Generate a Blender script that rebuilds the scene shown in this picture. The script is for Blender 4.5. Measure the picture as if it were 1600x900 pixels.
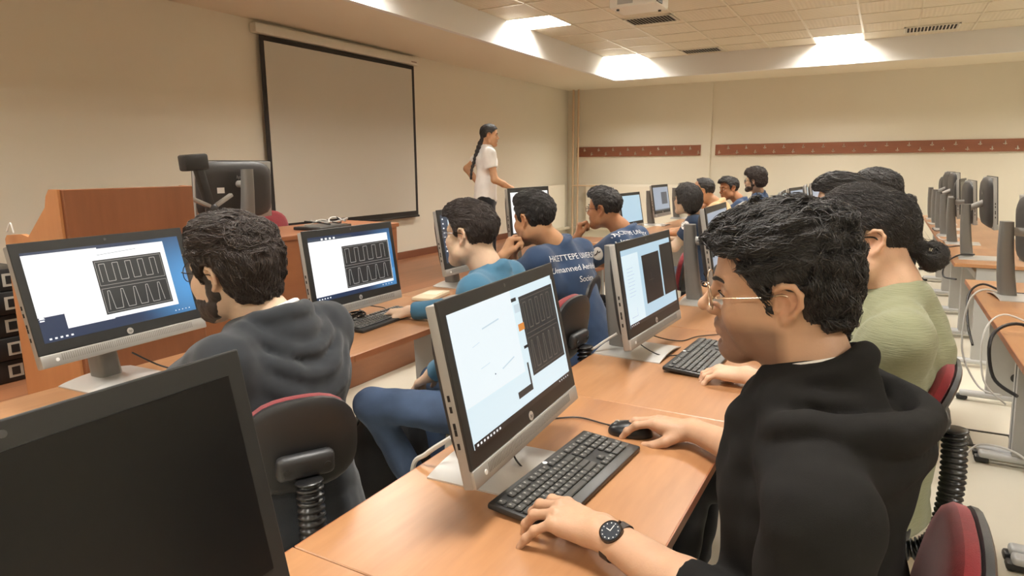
import bpy, bmesh, math, random
import numpy as np
from mathutils import Matrix, Vector, noise
from mathutils.bvhtree import BVHTree

for _o in list(bpy.data.objects):
    bpy.data.objects.remove(_o, do_unlink=True)
scene = bpy.context.scene
COL = scene.collection
random.seed(7)
R = math.radians

# ------------------------------------------------------------------ camera
cam_d = bpy.data.cameras.new('camera')
cam_d.sensor_width = 36.0
cam_d.lens = 36.0 * 1025.07 / 1600.0
cam_d.clip_start = 0.02
cam = bpy.data.objects.new('camera', cam_d)
COL.objects.link(cam)
_yaw, _pit, _rol = -0.51334641, -0.18420763, -0.00638992
_f = Vector((math.sin(_yaw) * math.cos(_pit), math.cos(_yaw) * math.cos(_pit), math.sin(_pit)))
_r = _f.cross(Vector((0, 0, 1))).normalized()
_u = _r.cross(_f)
_r2 = _r * math.cos(_rol) + _u * math.sin(_rol)
_u2 = _u * math.cos(_rol) - _r * math.sin(_rol)
_m = Matrix((_r2, _u2, -_f)).transposed().to_4x4()
_m.translation = Vector((0, 0, 1.45))
cam.matrix_world = _m
scene.camera = cam

# ------------------------------------------------------------------ world, exposure
scene.view_settings.view_transform = 'Standard'
scene.view_settings.look = 'None'
scene.view_settings.exposure = 0.0
scene.view_settings.gamma = 1.0
scene.view_settings.use_curve_mapping = False
world = bpy.data.worlds.new('world')
scene.world = world
world.use_nodes = True
world.node_tree.nodes['Background'].inputs[0].default_value = (0.9, 0.93, 1.0, 1)
world.node_tree.nodes['Background'].inputs[1].default_value = 0.3

LAMP_W = 87.0                     # power of one ceiling luminaire
LAMP_COL = (1.0, 0.965, 0.91)
GLOW_STRENGTH = 1.5               # the glowing louvre cell of a luminaire
# room (metres): front wall x=XF, side wall with the coat hooks y=YS
XF, XB, YS, YN = -5.25, 5.6, 11.48, -3.6
ZS, ZC = 2.80, 3.10               # soffit and raised ceiling
TX0, TX1, TY0, TY1 = -3.97, 4.19, -2.65, 10.5    # the raised tray
STAGE_Z = 0.30
DESK_Z = 0.75

# ------------------------------------------------------------------ helpers
def tag(o, label=None, cat=None, group=None, kind=None):
    if label: o['label'] = label
    if cat: o['category'] = cat
    if group: o['group'] = group
    if kind: o['kind'] = kind
    return o

def empty(name, loc, rz=0.0, label=None, cat=None, group=None):
    o = bpy.data.objects.new(name, None)
    o.empty_display_size = 0.05
    COL.objects.link(o)
    o.matrix_world = Matrix.Translation(Vector(loc)) @ Matrix.Rotation(rz, 4, 'Z')
    return tag(o, label, cat, group)

def link(name, me, mat=None, parent=None, mw=None, smooth=False):
    """one mesh object; mw is a matrix in the parent's frame"""
    o = bpy.data.objects.new(name, me)
    COL.objects.link(o)
    if mat is not None and len(me.materials) == 0:
        for m_ in (mat if isinstance(mat, (list, tuple)) else [mat]):
            me.materials.append(m_)
    if parent is not None:
        o.parent = parent
    if mw is not None:
        o.matrix_local = mw
    if smooth:
        me.shade_smooth()
    return o

def T(x, y, z): return Matrix.Translation(Vector((x, y, z)))
def RX(a): return Matrix.Rotation(a, 4, 'X')
def RY(a): return Matrix.Rotation(a, 4, 'Y')
def RZ(a): return Matrix.Rotation(a, 4, 'Z')

class MB:
    """collects primitives into one mesh"""
    def __init__(s): s.bm = bmesh.new(); s.mi = 0
    def _mark(s, n0):
        s.bm.faces.ensure_lookup_table()
        for f in s.bm.faces[n0:]: f.material_index = s.mi
    def box(s, c, d, M=None, bev=0.0, seg=2):
        n0 = len(s.bm.faces)
        t = bmesh.new()
        bmesh.ops.create_cube(t, size=1.0)
        bmesh.ops.scale(t, vec=Vector(d), verts=t.verts)
        if bev > 0:
            bmesh.ops.bevel(t, geom=t.edges[:], offset=min(bev, min(d) * .49), segments=seg, profile=.5, affect='EDGES')
        bmesh.ops.translate(t, vec=Vector(c), verts=t.verts)
        if M is not None: bmesh.ops.transform(t, matrix=M, verts=t.verts)
        s._merge(t); s._mark(n0); return s
    def _merge(s, t):
        me = bpy.data.meshes.new('tmp'); t.to_mesh(me); t.free()
        s.bm.from_mesh(me); bpy.data.meshes.remove(me)
    def cyl(s, a, b, r0, r1=None, n=16, cap=True):
        n0 = len(s.bm.faces)
        a = Vector(a); b = Vector(b); r1 = r0 if r1 is None else r1
        d = b - a; L = d.length
        t = bmesh.new()
        bmesh.ops.create_cone(t, cap_ends=cap, segments=n, radius1=r0, radius2=r1, depth=L)
        M = Matrix.Translation((a + b) / 2) @ d.to_track_quat('Z', 'Y').to_matrix().to_4x4()
        bmesh.ops.transform(t, matrix=M, verts=t.verts)
        s._merge(t); s._mark(n0); return s
    def ball(s, c, r, M=None, n=16):
        n0 = len(s.bm.faces)
        t = bmesh.new()
        bmesh.ops.create_uvsphere(t, u_segments=n, v_segments=max(6, n * 2 // 3), radius=1)
        rr = (r, r, r) if isinstance(r, (int, float)) else r
        bmesh.ops.scale(t, vec=Vector(rr), verts=t.verts)
        if M is not None: bmesh.ops.transform(t, matrix=M, verts=t.verts)
        bmesh.ops.translate(t, vec=Vector(c), verts=t.verts)
        s._merge(t); s._mark(n0); return s
    def tube(s, pts, r, n=8, closed=False, radii=None):
        n0 = len(s.bm.faces)
        P = [Vector(p) for p in pts]; N = len(P)
        rings = []; up = Vector((0, 0, 1)); prev = None
        for i in range(N):
            if closed: d = P[(i + 1) % N] - P[i - 1]
            else: d = P[min(i + 1, N - 1)] - P[max(i - 1, 0)]
            if d.length < 1e-9: d = Vector((0, 0, 1))
            d.normalize()
            if prev is None:
                a = d.cross(up)
                if a.length < .1: a = d.cross(Vector((1, 0, 0)))
                a.normalize()
            else:
                a = prev - d * prev.dot(d)
                if a.length < 1e-6: a = d.cross(up)
                a.normalize()
            prev = a; b = d.cross(a)
            ri = radii[i] if radii else r
            rings.append([s.bm.verts.new(P[i] + (a * math.cos(t * 2 * math.pi / n) + b * math.sin(t * 2 * math.pi / n)) * ri) for t in range(n)])
        m = N if closed else N - 1
        for i in range(m):
            A = rings[i]; B = rings[(i + 1) % N]
            for t in range(n):
                s.bm.faces.new((A[t], A[(t + 1) % n], B[(t + 1) % n], B[t]))
        if not closed:
            s.bm.faces.new(rings[0][::-1]); s.bm.faces.new(rings[-1])
        s._mark(n0); return s
    def prism(s, poly, z0, z1, M=None):
        """polygon in xy extruded from z0 to z1, then transformed"""
        n0 = len(s.bm.faces)
        t = bmesh.new()
        lo = [t.verts.new((p[0], p[1], z0)) for p in poly]
        hi = [t.verts.new((p[0], p[1], z1)) for p in poly]
        t.faces.new(lo[::-1]); t.faces.new(hi)
        k = len(poly)
        for i in range(k): t.faces.new((lo[i], lo[(i + 1) % k], hi[(i + 1) % k], hi[i]))
        bmesh.ops.recalc_face_normals(t, faces=t.faces)
        if M is not None: bmesh.ops.transform(t, matrix=M, verts=t.verts)
        s._merge(t); s._mark(n0); return s
    def loft(s, rings, cap=True):
        n0 = len(s.bm.faces)
        V = [[s.bm.verts.new(Vector(p)) for p in r] for r in rings]
        n = len(V[0])
        for i in range(len(V) - 1):
            for t in range(n):
                s.bm.faces.new((V[i][t], V[i][(t + 1) % n], V[i + 1][(t + 1) % n], V[i + 1][t]))
        if cap:
            s.bm.faces.new(V[0][::-1]); s.bm.faces.new(V[-1])
        s._mark(n0); return s
    def quad(s, a, b, c, d):
        n0 = len(s.bm.faces)
        s.bm.faces.new([s.bm.verts.new(Vector(p)) for p in (a, b, c, d)])
        s._mark(n0); return s
    def mesh(s, name, smooth=False, angle=35):
        bmesh.ops.recalc_face_normals(s.bm, faces=s.bm.faces)
        me = bpy.data.meshes.new(name); s.bm.to_mesh(me); s.bm.free()
        if smooth:
            me.shade_smooth()
            if angle: me.set_sharp_from_angle(angle=R(angle))
        return me
    def build(s, name, mat, parent=None, mw=None, smooth=False, angle=35):
        return link(name, s.mesh(name, smooth, angle), mat, parent, mw)

def bez(pts, n=8):
    """Catmull-Rom through points"""
    P = [Vector(p) for p in pts]; out = []
    for i in range(len(P) - 1):
        p0 = P[max(i - 1, 0)]; p1 = P[i]; p2 = P[i + 1]; p3 = P[min(i + 2, len(P) - 1)]
        for k in range(n):
            t = k / n
            out.append(0.5 * ((2 * p1) + (p2 - p0) * t + (2 * p0 - 5 * p1 + 4 * p2 - p3) * t * t + (3 * p1 - p0 - 3 * p2 + p3) * t ** 3))
    out.append(P[-1]); return out

# ------------------------------------------------------------------ materials
MATS = {}
def lin(c): return tuple(((v / 255.0) / 12.92 if v <= 10 else (((v / 255.0) + .055) / 1.055) ** 2.4) for v in c) + (1,)
def mat(name, c, rough=.6, metal=0.0, spec=.5, noise_amt=0.0, noise_scale=20, bump=0.0, bump_scale=200, emis=0.0, coat=0.0, sheen=0.0, srgb=True, sss=0.0, stretch=(1, 1, 1)):
    if name in MATS: return MATS[name]
    m = bpy.data.materials.new(name); m.use_nodes = True
    nt = m.node_tree; b = nt.nodes['Principled BSDF']
    col = lin(c) if srgb else (*c, 1)
    b.inputs['Base Color'].default_value = col
    b.inputs['Roughness'].default_value = rough
    b.inputs['Metallic'].default_value = metal
    b.inputs['Specular IOR Level'].default_value = spec
    if coat: b.inputs['Coat Weight'].default_value = coat
    if sheen: b.inputs['Sheen Weight'].default_value = sheen
    if sss:
        b.inputs['Subsurface Weight'].default_value = sss
        b.inputs['Subsurface Radius'].default_value = (.012, .005, .003)
        b.inputs['Subsurface Scale'].default_value = 1.0
    tc = nt.nodes.new('ShaderNodeTexCoord'); mp = nt.nodes.new('ShaderNodeMapping')
    mp.inputs['Scale'].default_value = stretch
    nt.links.new(tc.outputs['Object'], mp.inputs['Vector'])
    if noise_amt > 0:
        n = nt.nodes.new('ShaderNodeTexNoise'); n.inputs['Scale'].default_value = noise_scale; n.inputs['Detail'].default_value = 5
        nt.links.new(mp.outputs[0], n.inputs['Vector'])
        rp = nt.nodes.new('ShaderNodeMapRange'); rp.inputs[1].default_value = .25; rp.inputs[2].default_value = .75
        rp.inputs[3].default_value = 1 - noise_amt; rp.inputs[4].default_value = 1 + noise_amt
        nt.links.new(n.outputs['Fac'], rp.inputs[0])
        mx = nt.nodes.new('ShaderNodeVectorMath'); mx.operation = 'SCALE'
        mx.inputs[0].default_value = col[:3]
        nt.links.new(rp.outputs[0], mx.inputs['Scale'])
        nt.links.new(mx.outputs[0], b.inputs['Base Color'])
    if bump > 0:
        n2 = nt.nodes.new('ShaderNodeTexNoise'); n2.inputs['Scale'].default_value = bump_scale; n2.inputs['Detail'].default_value = 3
        nt.links.new(mp.outputs[0], n2.inputs['Vector'])
        bp = nt.nodes.new('ShaderNodeBump'); bp.inputs['Strength'].default_value = bump; bp.inputs['Distance'].default_value = .004
        nt.links.new(n2.outputs['Fac'], bp.inputs['Height']); nt.links.new(bp.outputs[0], b.inputs['Normal'])
    if emis:
        b.inputs['Emission Color'].default_value = col; b.inputs['Emission Strength'].default_value = emis
    MATS[name] = m
    return m

def skin(name, c, rough=.5):
    """skin whose tint (lips, stubble) comes from the mesh's own colour attribute"""
    if name in MATS: return MATS[name]
    m = mat(name, c, rough=rough, spec=.35, bump=.12, bump_scale=260, sss=.12)
    nt = m.node_tree; b = nt.nodes['Principled BSDF']
    a = nt.nodes.new('ShaderNodeVertexColor'); a.layer_name = 'tint'
    n = nt.nodes.new('ShaderNodeTexNoise'); n.inputs['Scale'].default_value = 26; n.inputs['Detail'].default_value = 4
    tc = [x for x in nt.nodes if x.type == 'TEX_COORD'][0]
    nt.links.new(tc.outputs['Object'], n.inputs['Vector'])
    rp = nt.nodes.new('ShaderNodeMapRange'); rp.inputs[1].default_value = .3; rp.inputs[2].default_value = .7
    rp.inputs[3].default_value = .93; rp.inputs[4].default_value = 1.06
    nt.links.new(n.outputs['Fac'], rp.inputs[0])
    s = nt.nodes.new('ShaderNodeVectorMath'); s.operation = 'SCALE'; s.inputs[0].default_value = lin(c)[:3]
    nt.links.new(rp.outputs[0], s.inputs['Scale'])
    mu = nt.nodes.new('ShaderNodeVectorMath'); mu.operation = 'MULTIPLY'
    nt.links.new(s.outputs[0], mu.inputs[0]); nt.links.new(a.outputs['Color'], mu.inputs[1])
    nt.links.new(mu.outputs[0], b.inputs['Base Color'])
    return m

def wood(name, c1, c2, axis='Y', rough=.35, scale=3.0, coat=.15, plank=0.0):
    if name in MATS: return MATS[name]
    m = bpy.data.materials.new(name); m.use_nodes = True
    nt = m.node_tree; b = nt.nodes['Principled BSDF']
    tc = nt.nodes.new('ShaderNodeTexCoord'); mp = nt.nodes.new('ShaderNodeMapping')
    st = {'X': (.12, 1, 1), 'Y': (1, .12, 1), 'Z': (1, 1, .12)}[axis]
    mp.inputs['Scale'].default_value = st
    nt.links.new(tc.outputs['Object'], mp.inputs['Vector'])
    n = nt.nodes.new('ShaderNodeTexNoise'); n.inputs['Scale'].default_value = scale; n.inputs['Detail'].default_value = 6; n.inputs['Distortion'].default_value = .6
    nt.links.new(mp.outputs[0], n.inputs['Vector'])
    n2 = nt.nodes.new('ShaderNodeTexNoise'); n2.inputs['Scale'].default_value = scale * 22; n2.inputs['Detail'].default_value = 3
    nt.links.new(mp.outputs[0], n2.inputs['Vector'])
    ad = nt.nodes.new('ShaderNodeMath'); ad.operation = 'MULTIPLY_ADD'; ad.inputs[1].default_value = .25; 
    nt.links.new(n2.outputs['Fac'], ad.inputs[0]); nt.links.new(n.outputs['Fac'], ad.inputs[2])
    cr = nt.nodes.new('ShaderNodeValToRGB')
    cr.color_ramp.elements[0].position = .42; cr.color_ramp.elements[0].color = lin(c1)
    cr.color_ramp.elements[1].position = .82; cr.color_ramp.elements[1].color = lin(c2)
    nt.links.new(ad.outputs[0], cr.inputs[0])
    out = cr.outputs[0]
    if plank:
        sp = nt.nodes.new('ShaderNodeSeparateXYZ'); nt.links.new(tc.outputs['Object'], sp.inputs[0])
        dv = nt.nodes.new('ShaderNodeMath'); dv.operation = 'DIVIDE'; dv.inputs[1].default_value = plank
        nt.links.new(sp.outputs['X'], dv.inputs[0])
        fl = nt.nodes.new('ShaderNodeMath'); fl.operation = 'FLOOR'; nt.links.new(dv.outputs[0], fl.inputs[0])
        wn = nt.nodes.new('ShaderNodeTexWhiteNoise'); wn.noise_dimensions = '1D'; nt.links.new(fl.outputs[0], wn.inputs['W'])
        mr = nt.nodes.new('ShaderNodeMapRange'); mr.inputs[3].default_value = .8; mr.inputs[4].default_value = 1.12
        nt.links.new(wn.outputs['Value'], mr.inputs[0])
        fr = nt.nodes.new('ShaderNodeMath'); fr.operation = 'FRACT'; nt.links.new(dv.outputs[0], fr.inputs[0])
        gt = nt.nodes.new('ShaderNodeMath'); gt.operation = 'GREATER_THAN'; gt.inputs[1].default_value = .03; nt.links.new(fr.outputs[0], gt.inputs[0])
        g2 = nt.nodes.new('ShaderNodeMapRange'); g2.inputs[3].default_value = .55; g2.inputs[4].default_value = 1.0; nt.links.new(gt.outputs[0], g2.inputs[0])
        ml = nt.nodes.new('ShaderNodeMath'); ml.operation = 'MULTIPLY'; nt.links.new(mr.outputs[0], ml.inputs[0]); nt.links.new(g2.outputs[0], ml.inputs[1])
        sc = nt.nodes.new('ShaderNodeVectorMath'); sc.operation = 'SCALE'; nt.links.new(out, sc.inputs[0]); nt.links.new(ml.outputs[0], sc.inputs['Scale'])
        out = sc.outputs[0]
    nt.links.new(out, b.inputs['Base Color'])
    b.inputs['Roughness'].default_value = rough; b.inputs['Coat Weight'].default_value = coat; b.inputs['Coat Roughness'].default_value = .25
    MATS[name] = m
    return m

def emit_glow(name, c0, c1, cy, cz, r, s=1.0):
    """lit desktop wallpaper: its own blue picture, brighter round one point of the display"""
    m = bpy.data.materials.new(name); m.use_nodes = True
    nt = m.node_tree; b = nt.nodes['Principled BSDF']
    b.inputs['Base Color'].default_value = (.012, .012, .014, 1); b.inputs['Roughness'].default_value = .28
    tc = nt.nodes.new('ShaderNodeTexCoord'); d = nt.nodes.new('ShaderNodeVectorMath'); d.operation = 'DISTANCE'
    d.inputs[1].default_value = (.004, cy, cz)
    nt.links.new(tc.outputs['Object'], d.inputs[0])
    mr = nt.nodes.new('ShaderNodeMapRange'); mr.inputs[1].default_value = 0; mr.inputs[2].default_value = r
    mr.interpolation_type = 'SMOOTHSTEP'
    nt.links.new(d.outputs['Value'], mr.inputs[0])
    mx = nt.nodes.new('ShaderNodeMix'); mx.data_type = 'RGBA'
    mx.inputs[6].default_value = lin(c1); mx.inputs[7].default_value = lin(c0)
    nt.links.new(mr.outputs[0], mx.inputs[0]); nt.links.new(mx.outputs[2], b.inputs['Emission Color'])
    b.inputs['Emission Strength'].default_value = s
    return m

def emit(name, c, s=1.0):
    """a lit patch of a screen: emits its colour, dark glass underneath"""
    if name in MATS: return MATS[name]
    m = bpy.data.materials.new(name); m.use_nodes = True
    b = m.node_tree.nodes['Principled BSDF']
    b.inputs['Base Color'].default_value = (.012, .012, .014, 1); b.inputs['Roughness'].default_value = .28
    b.inputs['Emission Color'].default_value = lin(c); b.inputs['Emission Strength'].default_value = s
    MATS[name] = m
    return m

M_WALL = mat('wall_paint', (222, 215, 197), rough=.75, noise_amt=.012, noise_scale=1.5, bump=.04, bump_scale=300)
M_SOFFIT = mat('soffit_paint', (226, 217, 196), rough=.75, bump=.03, bump_scale=260)
M_FASCIA = mat('fascia_paint', (226, 224, 220), rough=.7)
M_DESK = wood('desk_laminate', (146, 99, 64), (184, 136, 94), 'Y', rough=.33, scale=2.4, coat=.25)
M_DESKEDGE = mat('desk_edge', (150, 92, 58), rough=.4, noise_amt=.06)
M_PANEL = wood('panel_laminate', (118, 70, 42), (142, 88, 56), 'Z', rough=.4, scale=1.6, coat=.1)
M_PANELH = wood('panel_laminate_flat', (134, 80, 48), (158, 100, 62), 'Y', rough=.4, scale=1.4, coat=.1)
M_PANELS = wood('panel_side', (176, 116, 70), (196, 138, 90), 'Z', rough=.45, scale=1.5, coat=.1)
M_STAGE = wood('stage_boards', (122, 76, 48), (152, 100, 66), 'Y', rough=.42, scale=1.2, coat=.1, plank=.19)
M_SKIRT = mat('skirting', (112, 66, 42), rough=.5)
M_FLOOR = mat('floor_vinyl', (226, 219, 200), rough=.38, noise_amt=.015, noise_scale=4, spec=.4)
M_METAL = mat('grey_metal', (176, 176, 174), rough=.45, metal=.25, noise_amt=.02)
M_METALL = mat('pale_metal', (198, 199, 198), rough=.42, metal=.2)
M_SILVER = mat('brushed_silver', (166, 164, 159), rough=.4, metal=.35, noise_amt=.03, noise_scale=60, stretch=(1, .05, 1))
M_SILVERP = mat('silver_plastic', (158, 156, 151), rough=.45, metal=.2)
M_BLACKP = mat('black_plastic', (40, 39, 38), rough=.45, noise_amt=.03)
M_BEZEL = mat('screen_bezel', (33, 34, 34), rough=.42, noise_amt=.02)
M_BACK = mat('display_back', (50, 48, 46), rough=.55)
M_GLASSOFF = mat('dark_glass', (17, 17, 18), rough=.3, spec=.35)
M_KEY = mat('key_plastic', (58, 57, 54), rough=.42)
M_KEYB = mat('keyboard_shell', (40, 39, 37), rough=.4)
M_WHITEM = mat('white_mark', (235, 234, 230), rough=.5)
M_RED = mat('red_fabric', (122, 28, 34), rough=.9, noise_amt=.1, noise_scale=90, bump=.3, bump_scale=700, sheen=.2)
M_SHELL = mat('chair_shell', (42, 42, 43), rough=.42, bump=.1, bump_scale=500)
M_RUBBER = mat('bellows_rubber', (26, 26, 27), rough=.3, spec=.6)
M_CABLE = mat('black_cable', (28, 25, 24), rough=.5)
M_CABLEW = mat('white_cable', (206, 204, 198), rough=.5)
M_HOOKB = wood('hook_board_wood', (112, 62, 38), (134, 78, 50), 'X', rough=.5, scale=2)
M_CHROME = mat('chrome', (214, 212, 205), rough=.2, metal=.9)
M_SCREENC = mat('projection_cloth', (198, 192, 178), rough=.85)
M_SCREENB = mat('screen_border', (30, 24, 20), rough=.7)
M_CASE = mat('screen_case', (216, 211, 196), rough=.5)
M_RAD = mat('radiator_enamel', (232, 224, 206), rough=.45)
M_PIPE = mat('pipe_enamel', (212, 184, 150), rough=.5)
M_DARK = mat('dark_void', (30, 24, 20), rough=.8)

# ------------------------------------------------------------------ ceiling luminaires (the room's light)
def luminaire(x0, y0, w=.56, d=.6):
    cx, cy = x0 + w / 2, y0 + d / 2
    near = 'at the corner of the tray' if (y0 > 9 and x0 < -3) else None
    root = empty('ceiling_luminaire', (cx, cy, ZC), 0)
    b = MB(); t = .006; hgt = .07
    b.box((0, 0, hgt), (w, d, t))
    for s in (-1, 1):
        b.box((s * (w / 2 - t / 2), 0, hgt / 2), (t, d, hgt)); b.box((0, s * (d / 2 - t / 2), hgt / 2), (w, t, hgt))
    b.build('housing', M_METALL, root)
    g = MB()
    for k in range(1, 6): g.box((0, -d / 2 + d * k / 6, .016), (w - .012, .003, .03))
    for k in range(1, 6): g.box((-w / 2 + w * k / 6, 0, .016), (.003, d - .012, .03))
    g.build('louvre', mat('louvre_white', (226, 224, 216), rough=.5), root)
    for k in range(4):
        q = MB(); xx = -w / 2 + w * (k + .5) / 4
        q.cyl((xx, -d / 2 + .03, .052), (xx, d / 2 - .03, .052), .012, n=10)
        q.build('tube', emit('lamp_tube', (255, 240, 214), GLOW_STRENGTH), root, smooth=True)
    l = bpy.data.lights.new('lamp_light', 'AREA'); l.shape = 'RECTANGLE'; l.size = w - .03; l.size_y = d - .03
    l.energy = LAMP_W; l.color = LAMP_COL
    lo = bpy.data.objects.new('lamp_light', l); COL.objects.link(lo); lo.parent = root
    lo.matrix_local = T(0, 0, .034)
    return root

LUM = [(x, y) for x in (-3.97, -1.01, 1.99) for y in (-2.05, .95, 3.95, 6.95, 9.95)]
for (x, y) in LUM:
    o = luminaire(x, y, .56 if x < -3 else .6, .55 if y > 9 else .6)
    d = {(-3.97, 9.95): 'glowing square ceiling luminaire in the far corner where both fascias meet',
         (-3.97, 6.95): 'glowing square ceiling luminaire beside the left fascia, nearer than the corner one',
         (-1.01, 9.95): 'glowing square ceiling luminaire against the back fascia, right of the projector',
         (-3.97, 3.95): 'glowing square ceiling luminaire at the top edge above the projection screen'}.get((x, y))
    tag(o, d or 'square ceiling luminaire outside the picture, %s along the %s lamp row' % ({-2.05: 'first', .95: 'second', 3.95: 'third', 6.95: 'fourth', 9.95: 'last'}[y], {-3.97: 'left', -1.01: 'middle', 1.99: 'right'}[x]), 'light', 'recessed ceiling luminaires')
# ------------------------------------------------------------------ structure
def struct(name, mb, m, smooth=False):
    return tag(mb.build(name, m, smooth=smooth), kind='structure')

b = MB(); b.box(((XF + XB) / 2, (YN + YS) / 2, -.05), (XB - XF + .4, YS - YN + .4, .1)); struct('floor', b, M_FLOOR)
b = MB(); b.box((XF - .1, (YN + YS) / 2, 1.6), (.2, YS - YN + .4, 3.4)); struct('wall_front', b, M_WALL)
b = MB(); b.box(((XF + XB) / 2, YS + .13, 1.6), (XB - XF, .2, 3.4))
struct('wall_far', b, M_WALL)
b = MB(); b.box(((XF - 2.62) / 2, YS + .015, 1.4), (-2.62 - XF, .03, 2.8)); struct('wall_pier', b, M_WALL)
b = MB(); b.box((XB + .1, (YN + YS) / 2, 1.6), (.2, YS - YN + .4, 3.4)); struct('wall_rear', b, M_WALL)
b = MB(); b.box(((XF + XB) / 2, YN - .1, 1.6), (XB - XF, .2, 3.4)); struct('wall_near', b, M_WALL)
# soffit ring + fascia
b = MB()
for (x0, x1, y0, y1) in ((XF, TX0 - .06, YN, YS + .03), (TX1 + .06, XB, YN, YS + .03), (TX0 - .06, TX1 + .06, TY1 + .06, YS + .03), (TX0 - .06, TX1 + .06, YN, TY0 - .06)):
    b.box(((x0 + x1) / 2, (y0 + y1) / 2, ZS + .01), (x1 - x0, y1 - y0, .02))
struct('ceiling_soffit', b, M_SOFFIT)
b = MB(); h_ = ZC - ZS + .12; zc_ = ZS + h_ / 2
b.box((TX0 - .03, (TY0 + TY1) / 2, zc_), (.06, TY1 - TY0 + .12, h_)); b.box((TX1 + .03, (TY0 + TY1) / 2, zc_), (.06, TY1 - TY0 + .12, h_))
b.box(((TX0 + TX1) / 2, TY1 + .03, zc_), (TX1 - TX0, .06, h_)); b.box(((TX0 + TX1) / 2, TY0 - .03, zc_), (TX1 - TX0, .06, h_))
struct('trim_fascia', b, M_FASCIA)

def ceiling_mat():
    m = bpy.data.materials.new('ceiling_tiles'); m.use_nodes = True
    nt = m.node_tree; b = nt.nodes['Principled BSDF']; N = nt.nodes.new; L = nt.links.new
    tc = N('ShaderNodeTexCoord'); sp = N('ShaderNodeSeparateXYZ'); L(tc.outputs['Object'], sp.inputs[0])
    def mth(op, a, bb=None, c=None):
        n = N('ShaderNodeMath'); n.operation = op
        for i, v in enumerate((a, bb, c)):
            if v is None: continue
            if isinstance(v, (int, float)): n.inputs[i].default_value = v
            else: L(v, n.inputs[i])
        return n.outputs[0]
    u = mth('DIVIDE', mth('ADD', sp.outputs['X'], 3.41 + 30), .6)
    v = mth('DIVIDE', mth('ADD', sp.outputs['Y'], -6.95 + 60), .6)
    fu, fv = mth('FRACT', u), mth('FRACT', v)
    # tiles alternate the direction of their fine corrugation
    par = mth('MODULO', mth('ADD', mth('FLOOR', u), mth('FLOOR', v)), 2)
    wv = mth('SINE', mth('MULTIPLY', mth('ADD', mth('MULTIPLY', fu, par), mth('MULTIPLY', fv, mth('SUBTRACT', 1, par))), 2 * math.pi * 14))
    bp = N('ShaderNodeBump'); bp.inputs['Strength'].default_value = .35; bp.inputs['Distance'].default_value = .004
    L(wv, bp.inputs['Height']); L(bp.outputs[0], b.inputs['Normal'])
    wn = N('ShaderNodeTexWhiteNoise'); wn.noise_dimensions = '2D'
    cb = N('ShaderNodeCombineXYZ'); L(mth('FLOOR', u), cb.inputs[0]); L(mth('FLOOR', v), cb.inputs[1]); L(cb.outputs[0], wn.inputs['Vector'])
    mr = N('ShaderNodeMapRange'); mr.inputs[3].default_value = .965; mr.inputs[4].default_value = 1.02; L(wn.outputs['Value'], mr.inputs[0])
    wmul = mth('MULTIPLY', mr.outputs[0], mth('MULTIPLY_ADD', wv, .02, 1.0))
    sc = N('ShaderNodeVectorMath'); sc.operation = 'SCALE'; sc.inputs[0].default_value = lin((216, 206, 184))[:3]; L(wmul, sc.inputs['Scale'])
    L(sc.outputs[0], b.inputs['Base Color']); b.inputs['Roughness'].default_value = .55
    return m
xs = [TX0] + [-3.41 + .6 * k for k in range(0, 13)]; xs = [x for x in xs if x < TX1] + [TX1]
ys = [TY0] + [6.95 - .6 * k for k in range(15, -1, -1)] + [6.95 + .6 * k for k in range(1, 6)]; ys = sorted(y for y in ys if TY0 <= y < TY1) + [TY1]
b = MB()
for i in range(len(xs) - 1):
    for j in range(len(ys) - 1):
        if any(abs(xs[i] - lx) < .03 and abs(ys[j] - ly) < .03 for lx, ly in LUM): continue
        b.quad((xs[i], ys[j], ZC), (xs[i], ys[j + 1], ZC), (xs[i + 1], ys[j + 1], ZC), (xs[i + 1], ys[j], ZC))
b.box(((TX0 + TX1) / 2, (TY0 + TY1) / 2, ZC + .16), (TX1 - TX0 + .3, TY1 - TY0 + .3, .02))
struct('ceiling', b, ceiling_mat())
b = MB()
for x in xs[1:-1]: b.box((x, (TY0 + TY1) / 2, ZC - .002), (.022, TY1 - TY0, .008))
for y in ys[1:-1]: b.box(((TX0 + TX1) / 2, y, ZC - .0025), (TX1 - TX0, .022, .007))
struct('trim_ceiling_grid', b, mat('ceiling_tee', (222, 213, 192), rough=.3, metal=.3))

# stage (raised wooden platform) with a step
ST_X, ST_Y1 = -2.98, 9.95
b = MB(); b.box(((XF + ST_X) / 2, (YN + ST_Y1) / 2, STAGE_Z / 2), (ST_X - XF, ST_Y1 - YN, STAGE_Z), bev=.006, seg=1)
struct('floor_stage', b, M_STAGE)
b = MB(); b.box((ST_X + .15, (YN + 1.3) / 2, .075), (.3, 1.3 - YN, .15), bev=.005, seg=1)
struct('floor_step', b, M_STAGE)
b = MB(); b.box((XF + .009, (YN + ST_Y1) / 2, STAGE_Z + .045), (.018, ST_Y1 - YN, .09), bev=.003, seg=1); struct('baseboard_front', b, M_SKIRT)
b = MB(); b.box((XF + .05, 10.7, .29), (.1, 1.5, .04)); b.box((-1.5, YS - .05, .29), (7.4, .1, .04), bev=.004)
b.box(((XF + XB) / 2, YS + .02, .05), (XB - XF, .03, .1)); struct('baseboard_far', b, M_RAD)

# heating pipes in the corner
o = empty('heating_pipe', (XF + .16, YS - .12, 0), 0, 'pale beige vertical heating pipes running up the far left corner of the room', 'pipe')
for dx in (0, .1):
    MB().cyl((dx, 0, 0), (dx, 0, ZS), .019, n=12).build('pipe', M_PIPE, o, smooth=True)
MB().cyl((0, -.02, 1.08), (.62, -.02, 1.08), .012, n=8).build('branch_pipe', M_PIPE, o, smooth=True)
MB().cyl((.1, -.02, .38), (.75, -.02, .38), .012, n=8).build('branch_pipe', M_PIPE, o, smooth=True)

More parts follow.
